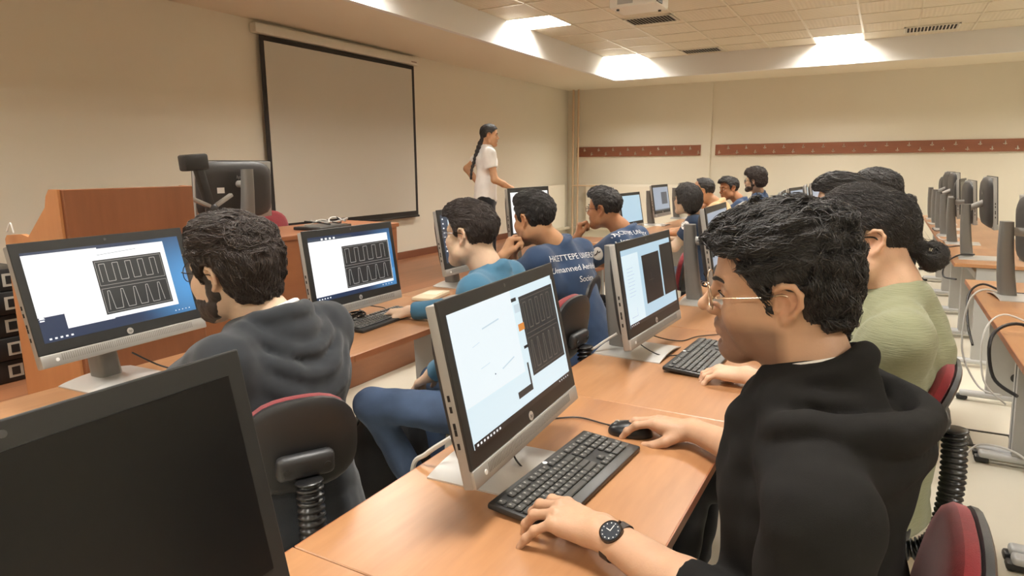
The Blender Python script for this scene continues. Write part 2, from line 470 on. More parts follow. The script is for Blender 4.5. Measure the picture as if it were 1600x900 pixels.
def radiator(name, c, w, axis, label):
    root = empty(name, c, 0 if axis == 'x' else R(90), label, 'radiator', 'panel radiators in the far corner')
    b = MB(); b.box((0, 0, 0), (w, .05, .78), bev=.012)
    b.build('panel', M_RAD, root, smooth=True)
    MB().box((0, -.028, 0), (w - .03, .006, .74), bev=.002, seg=1).build('face_plate', M_RAD, root)
    MB().box((0, .03, .392), (w, .1, .012)).build('top_grille', M_RAD, root)
    return root
radiator('radiator', (-3.95, YS - .1, .71), 1.75, 'x', 'cream panel radiator under the shorter coat hook board')
radiator('radiator', (XF + .1, 10.62, .70), .95, 'y', 'cream panel radiator on the front wall, left of the corner pipes')

# coat hook boards
def hookboard(x0, x1, z, h, yy, label, n, first):
    root = empty('coat_hook_board', ((x0 + x1) / 2, yy, z), 0, label, 'coat rack', 'coat hook boards on the far wall')
    L = x1 - x0
    MB().box((0, .011, 0), (L, .022, h), bev=.003, seg=1).build('board', M_HOOKB, root)
    hk = MB(); hk.box((0, -.003, 0), (.012, .004, .05), bev=.001, seg=1)
    hk.tube(bez([(0, -.004, -.012), (0, -.022, -.03), (0, -.045, -.022), (0, -.05, .004)], 4), .0045, n=6)
    hk.tube(bez([(0, -.004, .012), (0, -.02, .018), (0, -.028, .03)], 3), .004, n=6)
    hk.ball((0, -.05, .006), .007, n=8); hk.box((0, -.004, -.014), (.05, .006, .008), bev=.002, seg=1)
    me = hk.mesh('coat_hook', True); me.materials.append(M_CHROME)
    for k in range(n):
        link('coat_hook', me, None, root, T(-L / 2 + first + (L - 2 * first) * k / (n - 1), -.001, (-.035 if k % 2 == 0 else .035)))
    return root
hookboard(-5.06, -2.78, 1.69, .175, YS - .022, 'short brown board of chrome coat hooks, left of the wall pier', 17, .03)
hookboard(-2.54, 5.2, 1.69, .175, YS + .004, 'long brown board of chrome coat hooks running to the right edge', 54, .07)
o = MB().box((2.05, YS + .026, 1.32), (.16, .012, .08), bev=.004).build('switch_plate', M_CASE); tag(o, 'small pale plate on the far wall below the long hook board', 'plate')

# projection screen on the front wall
SX = XF + .05
o = empty('projection_screen', (SX, 5.62, 2.7), 0, 'pull-down projection screen with a black border on the front wall', 'screen')
w2, zt, zb = 1.165, 2.665 - 2.7, .84 - 2.7
MB().box((0, 0, (zt + zb) / 2), (.004, 2 * w2, zt - zb)).build('border', M_SCREENB, o)
MB().box((.0035, 0, (zt + zb) / 2 + .005), (.003, 2 * w2 - .1, zt - zb - .1)).build('cloth', M_SCREENC, o)
MB().box((0, 0, .02), (.085, 2.46, .09), bev=.012).build('case', M_CASE, o, smooth=True)
MB().box((.004, 0, zb - .012), (.028, 2 * w2 + .02, .026), bev=.008).build('bottom_bar', M_SCREENB, o, smooth=True)
MB().box((.044, 1.12, .005), (.002, .1, .014)).build('maker_label', mat('label_grey', (150, 130, 120)), o)

# ceiling vents
def vent(x0, x1, y0, y1, label):
    o = empty('ceiling_vent', ((x0 + x1) / 2, (y0 + y1) / 2, ZC), 0, label, 'vent', 'louvred ceiling vents')
    w, d = x1 - x0, y1 - y0
    MB().box((0, 0, -.006), (w, d, .006)).build('backing', M_DARK, o)
    f = MB()
    for s in (-1, 1):
        f.box((s * w / 2, 0, -.009), (.02, d + .02, .012)); f.box((0, s * d / 2, -.009), (w + .02, .02, .012))
    f.build('frame', M_CASE, o)
    me = MB().box((0, 0, 0), (.014, d - .02, .003), RY(R(35))).mesh('slat'); me.materials.append(M_CASE)
    n = int(w / .036)
    for k in range(n): link('slat', me, None, o, T(-w / 2 + w * (k + .5) / n, 0, -.014))
vent(-2.78, -2.24, 7.58, 7.94, 'louvred ceiling vent just behind the projector')
vent(-2.78, -2.24, 9.98, 10.32, 'louvred ceiling vent close to the back fascia, between two luminaires')
vent(.05, .62, 9.84, 10.2, 'louvred ceiling vent close to the back fascia at the right')

# projector
o = empty('projector', (-1.86, 5.42, 2.74), R(-2), 'white ceiling projector cut by the top edge of the picture', 'projector')
MB().box((0, 0, 0), (.40, .30, .11), bev=.02).build('body', mat('projector_white', (226, 222, 212), rough=.4), o, smooth=True)
MB().cyl((0, 0, .05), (0, 0, .36), .024).build('mount_pole', M_METALL, o, smooth=True)
MB().box((0, 0, .355), (.16, .16, .012), bev=.003).build('ceiling_plate', M_METALL, o)
MB().box((-.06, -.151, .0), (.13, .004, .06)).build('side_vent', M_METAL, o)
MB().cyl((-.2, .06, 0), (-.225, .06, 0), .035).build('lens', M_GLASSOFF, o, smooth=True)
MB().box((.19, -.08, -.005), (.03, .12, .07), bev=.004).build('connector_panel', M_BLACKP, o)
MB().tube(bez([(.2, -.1, 0), (.26, -.13, -.03), (.29, -.1, .03), (.22, -.05, .16), (.05, -.02, .33)], 8), .008).build('cable', M_CABLE, o, smooth=True)
for s in (-1, 1): MB().cyl((s * .14, s * .1, -.052), (s * .14, s * .1, -.066), .012).build('foot', M_BLACKP, o)

# ------------------------------------------------------------------ stage furniture
LX = -3.12
o = empty('lectern', (LX, 1.86, STAGE_Z), 0, 'tall reddish wooden lectern with sloping side panels left of the monitor arm', 'lectern')
MB().box((0, 0, .53), (.025, .62, 1.06), bev=.003, seg=1).build('front_panel', M_PANEL, o)
for s in (-1, 1):
    prof = [(0, 0), (0, 1.06), (-.07, 1.06), (-.1, 1.03), (-.12, .98), (-.30, .84), (-.36, .85), (-.50, .84), (-.52, .82), (-.52, 0)]
    MB().prism([(p[0], p[1]) for p in prof], s * .31 - .011, s * .31 + .011, Matrix(((1, 0, 0, -.0125), (0, 0, 1, 0), (0, 1, 0, 0), (0, 0, 0, 1)))).build('side_panel', M_PANELS, o)
MB().box((-.2, 0, .82), (.38, .59, .022), RY(0)).build('top_shelf', M_PANELS, o)
MB().box((-.2, 0, .45), (.36, .59, .02)).build('shelf', M_PANELS, o)
o = MB().tube(bez([(LX - .42, 1.55 - .02, 1.14 + .015), (LX - .44, 1.53, 1.2), (LX - .46, 1.52, 1.145 + .015)], 6), .004).build('white_cable_loop', M_CABLEW, smooth=True)
tag(o, 'small white cable loop standing on the left end of the lectern', 'cable')

TX, TYc, TW = -3.16, 3.0, 1.7
o = empty('teacher_desk', (TX, TYc, STAGE_Z), 0, 'long reddish wooden teacher desk on the stage behind the second monitor', 'desk')
MB().box((-.25, 0, .725), (.56, TW, .03), bev=.004, seg=1).build('desk_top', M_PANELH, o)
MB().box((0, 0, .355), (.02, TW - .02, .71)).build('front_panel', M_PANELH, o)
for s in (-1, 1): MB().box((-.25, s * (TW / 2 - .02), .355), (.48, .022, .71)).build('side_panel', M_PANELS, o)

# stack of black archive boxes with pale labels at the left edge
for k in range(5):
    h = .125
    o = empty('archive_box', (-4.25 + .01 * (k % 2), 1.62 + .008 * k, STAGE_Z + k * h), 0,
              ['lowest of the dark boxes stacked at the left edge behind the first monitor', 'second dark box from the bottom of the left stack',
               'middle dark box of the left stack', 'second dark box from the top of the left stack', 'topmost dark box of the left stack beside the lectern'][k], 'box', 'stacked dark boxes on the stage')
    MB().box((0, 0, h / 2), (.34, .30, h - .003), bev=.006).build('case', M_BLACKP, o, smooth=True)
    MB().box((.171, .06, h / 2), (.002, .07, .07)).build('label_card', mat('label_pale', (188, 184, 172)), o)
    MB().box((.1725, .06, h / 2), (.001, .04, .045)).build('label_print', M_BLACKP, o)

def small_text(s, size, m, parent, mw, shear=0.0, ext=.0004, name='lettering'):
    c = bpy.data.curves.new('t', 'FONT'); c.body = s; c.size = size; c.align_x = 'CENTER'; c.align_y = 'CENTER'; c.extrude = ext; c.shear = shear
    c.resolution_u = 3
    t = bpy.data.objects.new('t', c); COL.objects.link(t)
    bpy.context.view_layer.update()
    me = bpy.data.meshes.new_from_object(t.evaluated_get(bpy.context.evaluated_depsgraph_get()))
    bpy.data.objects.remove(t, do_unlink=True); bpy.data.curves.remove(c)
    me.materials.clear()
    return link(name, me, m, parent, mw)

# ------------------------------------------------------------------ desks
def desk(x0, y0, label, length=1.008, row='', legs=(True, True), group=None):
    """desk unit 0.61 deep from x0 (front-wall side) to x0+0.61, one metre along y"""
    D = .61
    o = empty('computer_desk', (x0 + D / 2, y0 + length / 2, 0), 0, label, 'desk', group)
    MB().box((0, 0, DESK_Z - .0125), (D, length - .002, .025), bev=.002, seg=1).build('tabletop', M_DESK, o)
    for s in (-1, 1): MB().box((s * D / 2, 0, DESK_Z - .0125), (.003, length - .004, .024)).build('edge_band', M_DESKEDGE, o)
    for s, on in ((-1, legs[0]), (1, legs[1])):
        if not on: continue
        yy = s * (length / 2 - .035)
        # tapering metal leg panel
        MB().prism([(-.14, .05), (.14, .05), (.12, .72), (-.17, .72)], yy - .02, yy + .02, Matrix(((1, 0, 0, 0), (0, 0, 1, 0), (0, 1, 0, 0), (0, 0, 0, 1)))).build('leg_panel', M_METAL, o)
        f = MB(); f.box((0, yy, .045), (.54, .055, .035), bev=.014, seg=3)
        foot = f.build('foot', M_METALL, o, smooth=True)
        for q in (-1, 1): MB().box((q * .255, yy, .02), (.06, .05, .03), bev=.01).build('end_cap', M_BLACKP, foot, smooth=True)
        MB().cyl((0, yy - .022, .18), (0, yy + .022, .18), .028).build('cable_grommet', M_BLACKP, o, smooth=True)
    MB().box((-.13, 0, .66), (.08, length - .14, .05), bev=.004, seg=1).build('cable_tray', M_METAL, o)
    return o
ROW1, ROW2, ROW3 = -2.30, -.91, .475
ord_ = ['nearest', 'second', 'third', 'fourth', 'fifth']
near_y = [-.233, .775, 1.784, 2.792, 3.80]
far_y = [5.56, 6.568, 7.576, 8.584, 9.592]
rown = {ROW1: 'first row', ROW2: 'middle row', ROW3: 'right row'}
cnt = ['nearest', 'second', 'third', 'fourth', 'fifth']
for X in (ROW1, ROW2, ROW3):
    for i, y in enumerate(near_y):
        if X == ROW3 and i < 1: continue
        desk(X, y, 'laminate computer desk, %s from the camera in the near half of the %s' % (cnt[i], rown[X]),
             group='laminate computer desks')
    for i, y in enumerate(far_y[:5]):
        desk(X, y, 'laminate computer desk, %s beyond the aisle in the %s' % (cnt[i], rown[X]),
             group='laminate computer desks')

# ------------------------------------------------------------------ all-in-one computers
FW, FH = .56, .37
MONM = {}
def mon_meshes():
    hw, hh = FW / 2, FH / 2
    # housing: silver rim + bulging back
    b = MB(); b.box((-.0125, 0, -.002), (.023, FW, FH - .006), bev=.004, seg=2); MONM['housing'] = b.mesh('housing', True); MONM['housing'].materials.append(M_SILVERP)
    b = MB(); rings = []
    for x, sy, sz, zo in ((-.02, .985, .975, 0), (-.034, .97, .95, 0), (-.05, .86, .84, -.005), (-.058, .7, .66, -.01)):
        ring = []
        for k in range(40):
            a = 2 * math.pi * k / 40; c, s = math.cos(a), math.sin(a)
            q = 5.5; rr = (abs(c) ** q + abs(s) ** q) ** (-1 / q)
            ring.append((x, hw * sy * c * rr, zo + hh * sz * s * rr))
        rings.append(ring)
    b.loft(rings); MONM['back'] = b.mesh('back_cover', True, 50); MONM['back'].materials.append(M_BACK)
    b = MB(); b.box((.0005, 0, .0195), (.006, FW, FH - .039), bev=.002, seg=2); MONM['bezel'] = b.mesh('bezel'); MONM['bezel'].materials.append(M_BEZEL)
    b = MB(); b.box((.001, 0, -hh + .02), (.01, FW - .001, .038), bev=.004, seg=2); MONM['chin'] = b.mesh('speaker_bar', True); MONM['chin'].materials.append(M_SILVER)
    b = MB()
    for k in range(70): b.box((.0063, -hw + .06 + k * (FW - .12) / 69, -hh + .024), (.0006, .0022, .020))
    MONM['grille'] = b.mesh('speaker_grille'); MONM['grille'].materials.append(mat('grille_dark', (140, 137, 131), rough=.5, metal=.4))
    b = MB(); b.cyl((.0035, 0, 0), (.0046, 0, 0), .0105, n=20); MONM['logo'] = b.mesh('logo_disc'); MONM['logo'].materials.append(mat('logo_silver', (196, 194, 190), rough=.3, metal=.5))
    b = MB(); b.cyl((.006, 0, 0), (.0072, 0, 0), .0055, n=14); MONM['btn'] = b.mesh('power_button'); MONM['btn'].materials.append(M_WHITEM)
    b = MB(); b.cyl((.0034, 0, 0), (.0042, 0, 0), .004, n=14); MONM['webcam'] = b.mesh('webcam'); MONM['webcam'].materials.append(mat('webcam_grey', (72, 72, 72), rough=.3))
    b = MB(); b.box((0, 0, 0), (.005, .003, .012)); MONM['port'] = b.mesh('port'); MONM['port'].materials.append(M_DARK)
    # stand
    b = MB(); rings = []
    for (x0, z, wy, tx) in ((-.112, .006, .078, .080), (-.130, .12, .074, .074), (-.146, .26, .070, .066), (-.155, .40, .068, .056)):
        ring = []
        for k in range(24):
            a = 2 * math.pi * k / 24; c, s = math.cos(a), math.sin(a); q = 4; rr = (abs(c) ** q + abs(s) ** q) ** (-1 / q)
            ring.append((x0 + tx / 2 * c * rr, wy / 2 * s * rr, z))
        rings.append(ring)
    b.loft(rings); MONM['column'] = b.mesh('stand_column', True, 50); MONM['column'].materials.append(mat('column_grey', (124, 122, 118), rough=.42, metal=.25))
    b = MB(); b.box((-.100, 0, .24), (.005, .014, .22), RY(R(-6))); MONM['slot'] = b.mesh('column_slot'); MONM['slot'].materials.append(M_BLACKP)
    # base: thin plate arched over its middle
    b = MB(); n = 12; top = []; 
    for i in range(n + 1):
        u = -1 + 2 * i / n; yy = u * .125; zz = .014 * (1 - u * u) + .004
        top.append((yy, zz))
    prof = top + [(p[0], p[1] - .004) for p in top[::-1]]
    Mx = Matrix(((0, 0, 1, 0), (1, 0, 0, 0), (0, 1, 0, 0), (0, 0, 0, 1)))
    b.prism(prof, -.172, .085, Mx)
    MONM['base'] = b.mesh('base_plate', True, 40); MONM['base'].materials.append(mat('base_silver', (206, 204, 199), rough=.3, metal=.45))
    b = MB(); b.box((-.02, 0, .0035), (.2, .22, .005)); MONM['pad'] = b.mesh('base_pad'); MONM['pad'].materials.append(M_BLACKP)
mon_meshes()

DU = (-FW / 2 + .024, FW / 2 - .024); DV = (-FH / 2 + .072, FH / 2 - .03)   # the lit display within the face
def ui_mesh(items, base):
    """flat screen contents: rectangles ('r',u0,v0,u1,v1,mat) and thin strokes ('l',pts,width,mat) in 0..1 of the display"""
    b = MB(); mats = []
    def mi(m):
        if m not in mats: mats.append(m)
        return mats.index(m)
    def pt(u, v, k): return (.0040 + .00025 * k, DU[0] + (DU[1] - DU[0]) * u, DV[0] + (DV[1] - DV[0]) * v)
    b.mi = mi(base)
    b.quad(pt(0, 0, 0), pt(1, 0, 0), pt(1, 1, 0), pt(0, 1, 0))
    lay = 1
    for it in items:
        if it[0] == 'r':
            _, u0, v0, u1, v1, m = it; b.mi = mi(m)
            b.quad(pt(u0, v0, lay), pt(u1, v0, lay), pt(u1, v1, lay), pt(u0, v1, lay)); lay += .5
        elif it[0] == 'p':
            _, poly, m = it; b.mi = mi(m); n0 = len(b.bm.faces)
            b.bm.faces.new([b.bm.verts.new(pt(u, v, lay)) for u, v in poly]); b._mark(n0); lay += .5
        else:
            _, pts, w, m = it; b.mi = mi(m)
            asp = (DU[1] - DU[0]) / (DV[1] - DV[0])
            for (a, c) in zip(pts[:-1], pts[1:]):
                dx, dy = (c[0] - a[0]) * asp, c[1] - a[1]; L = math.hypot(dx, dy) or 1
                nx, ny = -dy / L * w / asp, dx / L * w
                b.quad(pt(a[0] - nx, a[1] - ny, lay), pt(c[0] - nx, c[1] - ny, lay), pt(c[0] + nx, c[1] + ny, lay), pt(a[0] + nx, a[1] + ny, lay))
    bmesh.ops.recalc_face_normals(b.bm, faces=b.bm.faces)
    for f in b.bm.faces:
        if f.normal.x < 0: f.normal_flip()
    me = bpy.data.meshes.new('display'); b.bm.to_mesh(me); b.bm.free()
    for m in mats: me.materials.append(m)
    return me

E_WHITE = emit('px_white', (255, 255, 255), 1.05)
E_WARMW = emit('px_paper', (236, 246, 250), 1.0)
E_PALE = emit('px_pale_blue', (222, 240, 247), .98)
E_PALE2 = emit('px_pale_grey', (206, 222, 230), .95)
E_DARK = emit('px_dark', (44, 46, 46), .8)
E_BLACK = emit('px_black', (20, 22, 24), .8)
E_LINE = emit('px_line', (186, 186, 180), .9)
E_LINED = emit('px_line_dim', (112, 108, 98), .8)
E_BLUE = emit('px_blue', (44, 92, 150), .9)
E_BLUEL = emit('px_blue_light', (66, 138, 200), .9)
E_NAVY = emit('px_navy', (34, 50, 74), .9)
E_ORANGE = emit('px_orange', (222, 140, 60), 1)
E_SLATE = emit('px_slate', (64, 76, 92), .9)
E_GREYB = emit('px_grey_blue', (160, 174, 192), .85)
E_GLOW = emit_glow('px_wallpaper', (30, 50, 82), (84, 160, 222), .25, -.01, .24, .95)
E_ICE = emit('px_ice', (186, 216, 232), .95)

def wave(x0, y0, x1, y1, n, m, w=.0035, lean=0.0, ph=0.0):
    pts = []; L = (x1 - x0) / n
    for k in range(n):
        a = x0 + k * L + ph * L
        pts += [(a + .12 * L, y0), (a + (.12 + lean) * L, y1), (a + (.55 - lean) * L, y1), (a + .55 * L, y0)]
    pts = [(min(p[0], x1), p[1]) for p in pts]
    return ('l', pts, w, m)
def plots(x0, y0, x1, y1, m, n=5, w=.0035):
    ym = (y0 + y1) / 2; g = (y1 - y0) * .03
    return [('r', x0, y0, x1, y1, E_DARK),
            ('l', [(x0 + .01, ym + g), (x1 - .01, ym + g), (x1 - .01, y1 - .02), (x0 + .01, y1 - .02), (x0 + .01, ym + g)], w * .6, m),
            ('l', [(x0 + .01, y0 + .02), (x1 - .01, y0 + .02), (x1 - .01, ym - g), (x0 + .01, ym - g), (x0 + .01, y0 + .02)], w * .6, m),
            wave(x0 + .02, ym + .06, x1 - .015, y1 - .05, n, m, w), wave(x0 + .02, y0 + .05, x1 - .015, ym - .05, n, m, w, lean=.13)]
def icons(n, u0=.03, v=.035, s=.014, gap=.03, m=None):
    return [('r', u0 + k * gap, v - s * .7, u0 + k * gap + s, v + s * .7, m or E_WHITE) for k in range(n)]

UI1 = [('r', 0, .28, .43, .97, E_WHITE), ('r', .145, .11, .43, .3, E_WHITE), ('r', .40, .12, .88, .955, E_WHITE), ('l', [(.42, .88), (.68, .905)], .002, E_SLATE),
       ] + plots(.385, .17, .845, .82, E_LINE) + icons(5) + icons(5, .84, .045, .008, .026) + [('p', [(.0, .26), (.035, .26), (.018, .31)], E_WHITE), ('r', .004, .235, .03, .25, E_WHITE)]
UI2 = [('r', 0, .07, .96, .93, E_WHITE), ('r', 0, .93, .5, .97, E_SLATE), ('r', .96, .3, 1, .75, E_BLUEL)] + plots(.36, .115, .955, .8, E_LINE, 5) + icons(5, .02) + icons(4, .8, .04, .01, .04) + icons(4, .14, .955, .022, .045)
UI3 = [('r', .13, .12, 1.0, .9, E_WARMW), ('r', .13, .82, 1, .9, E_PALE2), ('l', [(.16, .86), (.45, .86)], .006, E_BLACK)] + [('r', .025, .9 - .095 * k, .05, .93 - .095 * k, E_WHITE) for k in range(8)] + icons(5, .03) + icons(4, .14, .95, .02, .04)
UI21 = [('r', 0, .045, 1, 1, E_PALE), ('r', 0, .3, .53, 1, E_WARMW), ('r', .60, .22, .985, .92, E_DARK)] + plots(.605, .225, .975, .91, E_LINED, 5, .004) + [
       ('r', .525, .90, .575, .93, E_DARK), ('r', .54, .80, .60, .87, E_PALE2), ('r', .545, .64, .605, .70, E_ORANGE), ('r', .56, .48, .61, .505, E_BLACK), ('r', .555, .16, .57, .36, E_DARK), ('r', .42, .12, .57, .175, E_DARK),
       ('l', [(.23, .80), (.38, .82)], .006, E_PALE2), ('l', [(.13, .7), (.19, .715)], .002, E_PALE2), ('l', [(.16, .52), (.24, .53)], .002, E_PALE2), ('l', [(.33, .43), (.45, .47)], .006, E_PALE2), ('r', .26, .42, .268, .43, E_SLATE), ('r', .985, .96, 1, 1, E_BLACK),
       ('r', 0, 0, 1, .045, E_BLACK)] + icons(8, .02, .022, .012, .026) + icons(5, .85, .022, .008, .026)
UI22 = [('r', 0, .045, 1, .9, E_ICE), ('r', 0, .045, .30, .93, E_PALE), ('r', .36, .2, .72, .86, E_BLACK), ('r', .75, .2, 1, .93, E_BLACK), ('l', [(.45, .5), (.56, .5)], .002, E_LINED), ('l', [(.51, .45), (.51, .6)], .002, E_LINED),
        ('r', 0, 0, 1, .045, E_BLACK)] + [('l', [(.06, .75 - .045 * k), (.10 + .05 * random.random() + .06, .752 - .045 * k)], .0015, E_GREYB) for k in range(9)] + [('l', [(.05, .12), (.16, .12), (.16, .22)], .002, E_GREYB)] + icons(5, .02, .022, .01, .03)
UI23 = [('r', 0, 0, 1, .05, E_SLATE)]
UI24 = [('r', .05, .1, .95, .95, E_WHITE)]
UI16 = [('r', .5, .26, .9, .78, E_SLATE), ('r', 0, 0, 1, .05, E_SLATE)]

def all_in_one(x, y, yaw, tilt, fz, label, base=None, ui=None, sx=None, off=False, group='all-in-one computers on the desks', detail=True):
    """fz: height of the face centre; (x,y) face centre; base stands behind it"""
    M = RZ(yaw)
    root = empty('desktop_computer', (x, y, DESK_Z), yaw, label, 'computer', group)
    dz = fz - DESK_Z
    link('base_plate', MONM['base'], None, root); link('base_pad', MONM['pad'], None, root)
    link('stand_column', MONM['column'], None, root)
    HM = T(0, 0, dz) @ RY(-tilt)
    # hinge between column and back cover
    MB().cyl((-.155, 0, min(dz, .36)), (HM @ Vector((-.05, 0, 0)))[:], .022, n=14).build('hinge', M_SILVERP, root, smooth=True)
    h = link('housing', MONM['housing'], None, root, HM)
    link('back_cover', MONM['back'], None, root, HM)
    link('bezel', MONM['bezel'], None, root, HM)
    bar = link('speaker_bar', MONM['chin'], None, root, HM)
    if detail: link('speaker_grille', MONM['grille'], None, bar)
    lg = link('logo_disc', MONM['logo'], None, root, HM @ T(0, 0, -FH / 2 + .052))
    if detail: small_text('hp', .0125, M_BLACKP, lg, Matrix(((0, 0, 1, .0047), (1, 0, 0, 0), (0, 1, 0, 0), (0, 0, 0, 1))), .25, .0001)
    link('power_button', MONM['btn'], None, root, HM @ T(0, -FW / 2 + .045, -FH / 2 + .02))
    link('webcam', MONM['webcam'], None, root, HM @ T(0, 0, FH / 2 - .014))
    for k, z in enumerate((.0, -.022, -.055, -.068, -.095)):
        link('port', MONM['port'], None, root, HM @ T(-.013, -FW / 2, z))
    if off:
        MB().box((.0042, 0, (DV[0] + DV[1]) / 2), (.0012, DU[1] - DU[0], DV[1] - DV[0])).build('display', M_GLASSOFF, root, HM)
    else:
        link('display', ui_mesh(ui or [], base or E_GREYB), None, root, HM)
    # logo and label on the back
    if detail and x > .3:
        lb = MB().cyl((-.0575, 0, .07), (-.0595, 0, .07), .022, n=24).build('back_logo', M_BLACKP, root, HM, smooth=True)
        small_text('hp', .03, M_SILVERP, lb, Matrix(((0, 0, -1, -.0598), (-1, 0, 0, 0), (0, 1, 0, .07), (0, 0, 0, 1))), .25, .0002)
    return root
D = R(1)
all_in_one(-2.13, 1.19, 4 * D, 14 * D, 1.06, 'all-in-one computer at the far left showing blue desktop and plots', E_GLOW, UI1)
all_in_one(-2.02, 2.17, 0, 8 * D, 1.01, 'all-in-one computer with plots, right of the grey hoodie student', E_GLOW, UI2)
all_in_one(-2.11, 3.22, 1 * D, 9 * D, 1.03, 'all-in-one computer with dark desktop icons in front of the teal shirt student', E_SLATE, UI3)
all_in_one(-2.13, 4.05, -2 * D, 5 * D, 1.12, 'all-in-one computer behind the head of the student wearing a white-faced watch', E_WHITE, [])
all_in_one(-2.25, 6.5, -3 * D, 10 * D, .99, 'all-in-one computer with plain light blue screen beyond the aisle', E_ICE, [])
all_in_one(-2.27, 7.6, -2 * D, 9 * D, 1.04, 'all-in-one computer with small dark panel on a grey-blue screen, first row', E_GREYB, UI16)
all_in_one(-2.27, 8.7, 3 * D, 9 * D, 1.04, 'all-in-one computer in the first row behind the girl with glasses', E_SLATE, UI16, detail=False)
all_in_one(-.692, .28, 2 * D, 12 * D, 1.03, 'large dark switched-off all-in-one computer in the lower left foreground', off=True)
all_in_one(-.69, 1.25, 3.5 * D, 12.3 * D, 1.02, 'all-in-one computer used by the black hoodie student in the foreground', E_PALE, UI21)
all_in_one(-.73, 2.35, -2 * D, 10 * D, 1.01, 'all-in-one computer with a large black square, before the green shirt student', E_ICE, UI22)
all_in_one(-.70, 3.38, 2 * D, 10 * D, 1.07, 'all-in-one computer with pale grey screen, third on the middle row', E_GREYB, UI23)
all_in_one(-.75, 4.35, 6 * D, 8 * D, 1.03, 'all-in-one computer hidden behind the foreground hair, fourth on the middle row', E_GREYB, UI23, detail=False)
for i, (y, yw) in enumerate(((6.2, 4), (7.1, -6), (8.1, 5), (9.1, -4))):
    all_in_one(-.74, y, yw * D, 9 * D, 1.04, 'all-in-one computer %s beyond the aisle in the middle row' % cnt[i], E_GREYB if i % 2 else E_ICE, UI23, detail=False)
for i, (y, yw, fx, fz) in enumerate(((4.25, 7, .72, 1.10), (5.92, 0, .69, 1.17), (6.95, 1, .67, 1.12), (7.65, -10, .66, 1.12), (8.4, 2, .66, 1.17), (9.1, 4, .66, 1.17), (9.9, 0, .66, 1.10))):
    all_in_one(fx, y, yw * D, 6 * D, fz, ['switched-off all-in-one computer seen from behind at the right edge', 'raised all-in-one computer with side ports visible, near end of the far right row',
               'third all-in-one computer from the right edge, right row', 'leaning all-in-one computer in the middle of the right row', 'raised all-in-one computer toward the far end of the right row',
               'last but one all-in-one computer of the right row', 'farthest all-in-one computer of the right row'][i], off=True, detail=(i < 2), group='switched-off computers in the right row')

# second display on the teacher desk, seen from behind
o = all_in_one(-3.66, 2.84, R(178), 4 * D, 1.06, 'black computer seen from behind on the teacher desk', off=True, detail=False, group=None)
o.location.z = STAGE_Z + .74
if 'group' in o: del o['group']
for ch in o.children:
    if ch.name.startswith(('housing', 'back_cover', 'bezel', 'speaker', 'logo', 'power', 'webcam', 'port', 'display')):
        ch.location.z -= .04
lb = MB().box((0, 0, 0), (.002, .05, .035)).build('asset_label', M_WHITEM, o, T(-.062, .13, .27))
bk = MB().cyl((0, 0, 0), (-.002, 0, 0), .022, n=24).build('back_logo', M_BLACKP, o, T(-.062, 0, .35))
small_text('hp', .03, M_SILVERP, bk, Matrix(((0, 0, -1, -.0025), (-1, 0, 0, 0), (0, 1, 0, 0), (0, 0, 0, 1))), .25, .0002)

# document camera
dz = STAGE_Z + .74
o = empty('document_camera', (-3.42, 2.5, dz), R(0), 'black jointed document camera standing left of the rear-facing computer', 'camera')
MB().box((0, 0, .012), (.2, .16, .024), bev=.006).build('base', M_BLACKP, o, smooth=True)
MB().cyl((0, 0, .02), (0, 0, .16), .028, n=18).build('post', M_BLACKP, o, smooth=True)
MB().ball((0, 0, .17), .038).build('joint', M_BLACKP, o, smooth=True)
MB().box((0, 0, .15), (.045, .05, .3), bev=.01).build('arm', M_BLACKP, o, T(0, -.005, .165) @ RX(R(14)), smooth=True)
MB().box((0, 0, 0), (.07, .15, .09), bev=.012).build('camera_head', M_BLACKP, o, T(0, -.09, .44) @ RX(R(4)), smooth=True)
for s, a in ((-1, -24), (1, 28)):
    MB().box((0, s * .075, 0), (.03, .13, .022), bev=.005).build('lamp_arm', M_SILVERP, o, T(.01, s * .01, .185) @ RX(R(a)), smooth=True)

# power strips and cables on the teacher desk
o = empty('laptop', (-3.3, 3.25, dz), R(8), 'thin black device lying flat on the teacher desk under white cables', 'laptop')
MB().box((0, 0, .012), (.22, .34, .02), bev=.005).build('case', M_BLACKP, o, smooth=True)
MB().box((0, 0, .0235), (.18, .3, .002)).build('lid_panel', mat('lid_grey', (90, 88, 84), rough=.4), o)
random.seed(11)
for k in range(3):
    pts = [(-3.28 + random.uniform(-.06, .06), 3.12 + j * .05 + random.uniform(-.03, .03), dz + .032 + random.uniform(0, .035)) for j in range(7)]
    o = MB().tube(bez(pts, 5), .005, n=6).build('cable', M_CABLEW if k < 2 else M_CABLE, smooth=True)
    tag(o, ['white cable coiled on the flat black device on the teacher desk', 'second white cable tangled over the flat device on the teacher desk', 'black cable looping over the white ones on the teacher desk'][k], 'cable', 'cables on the teacher desk')

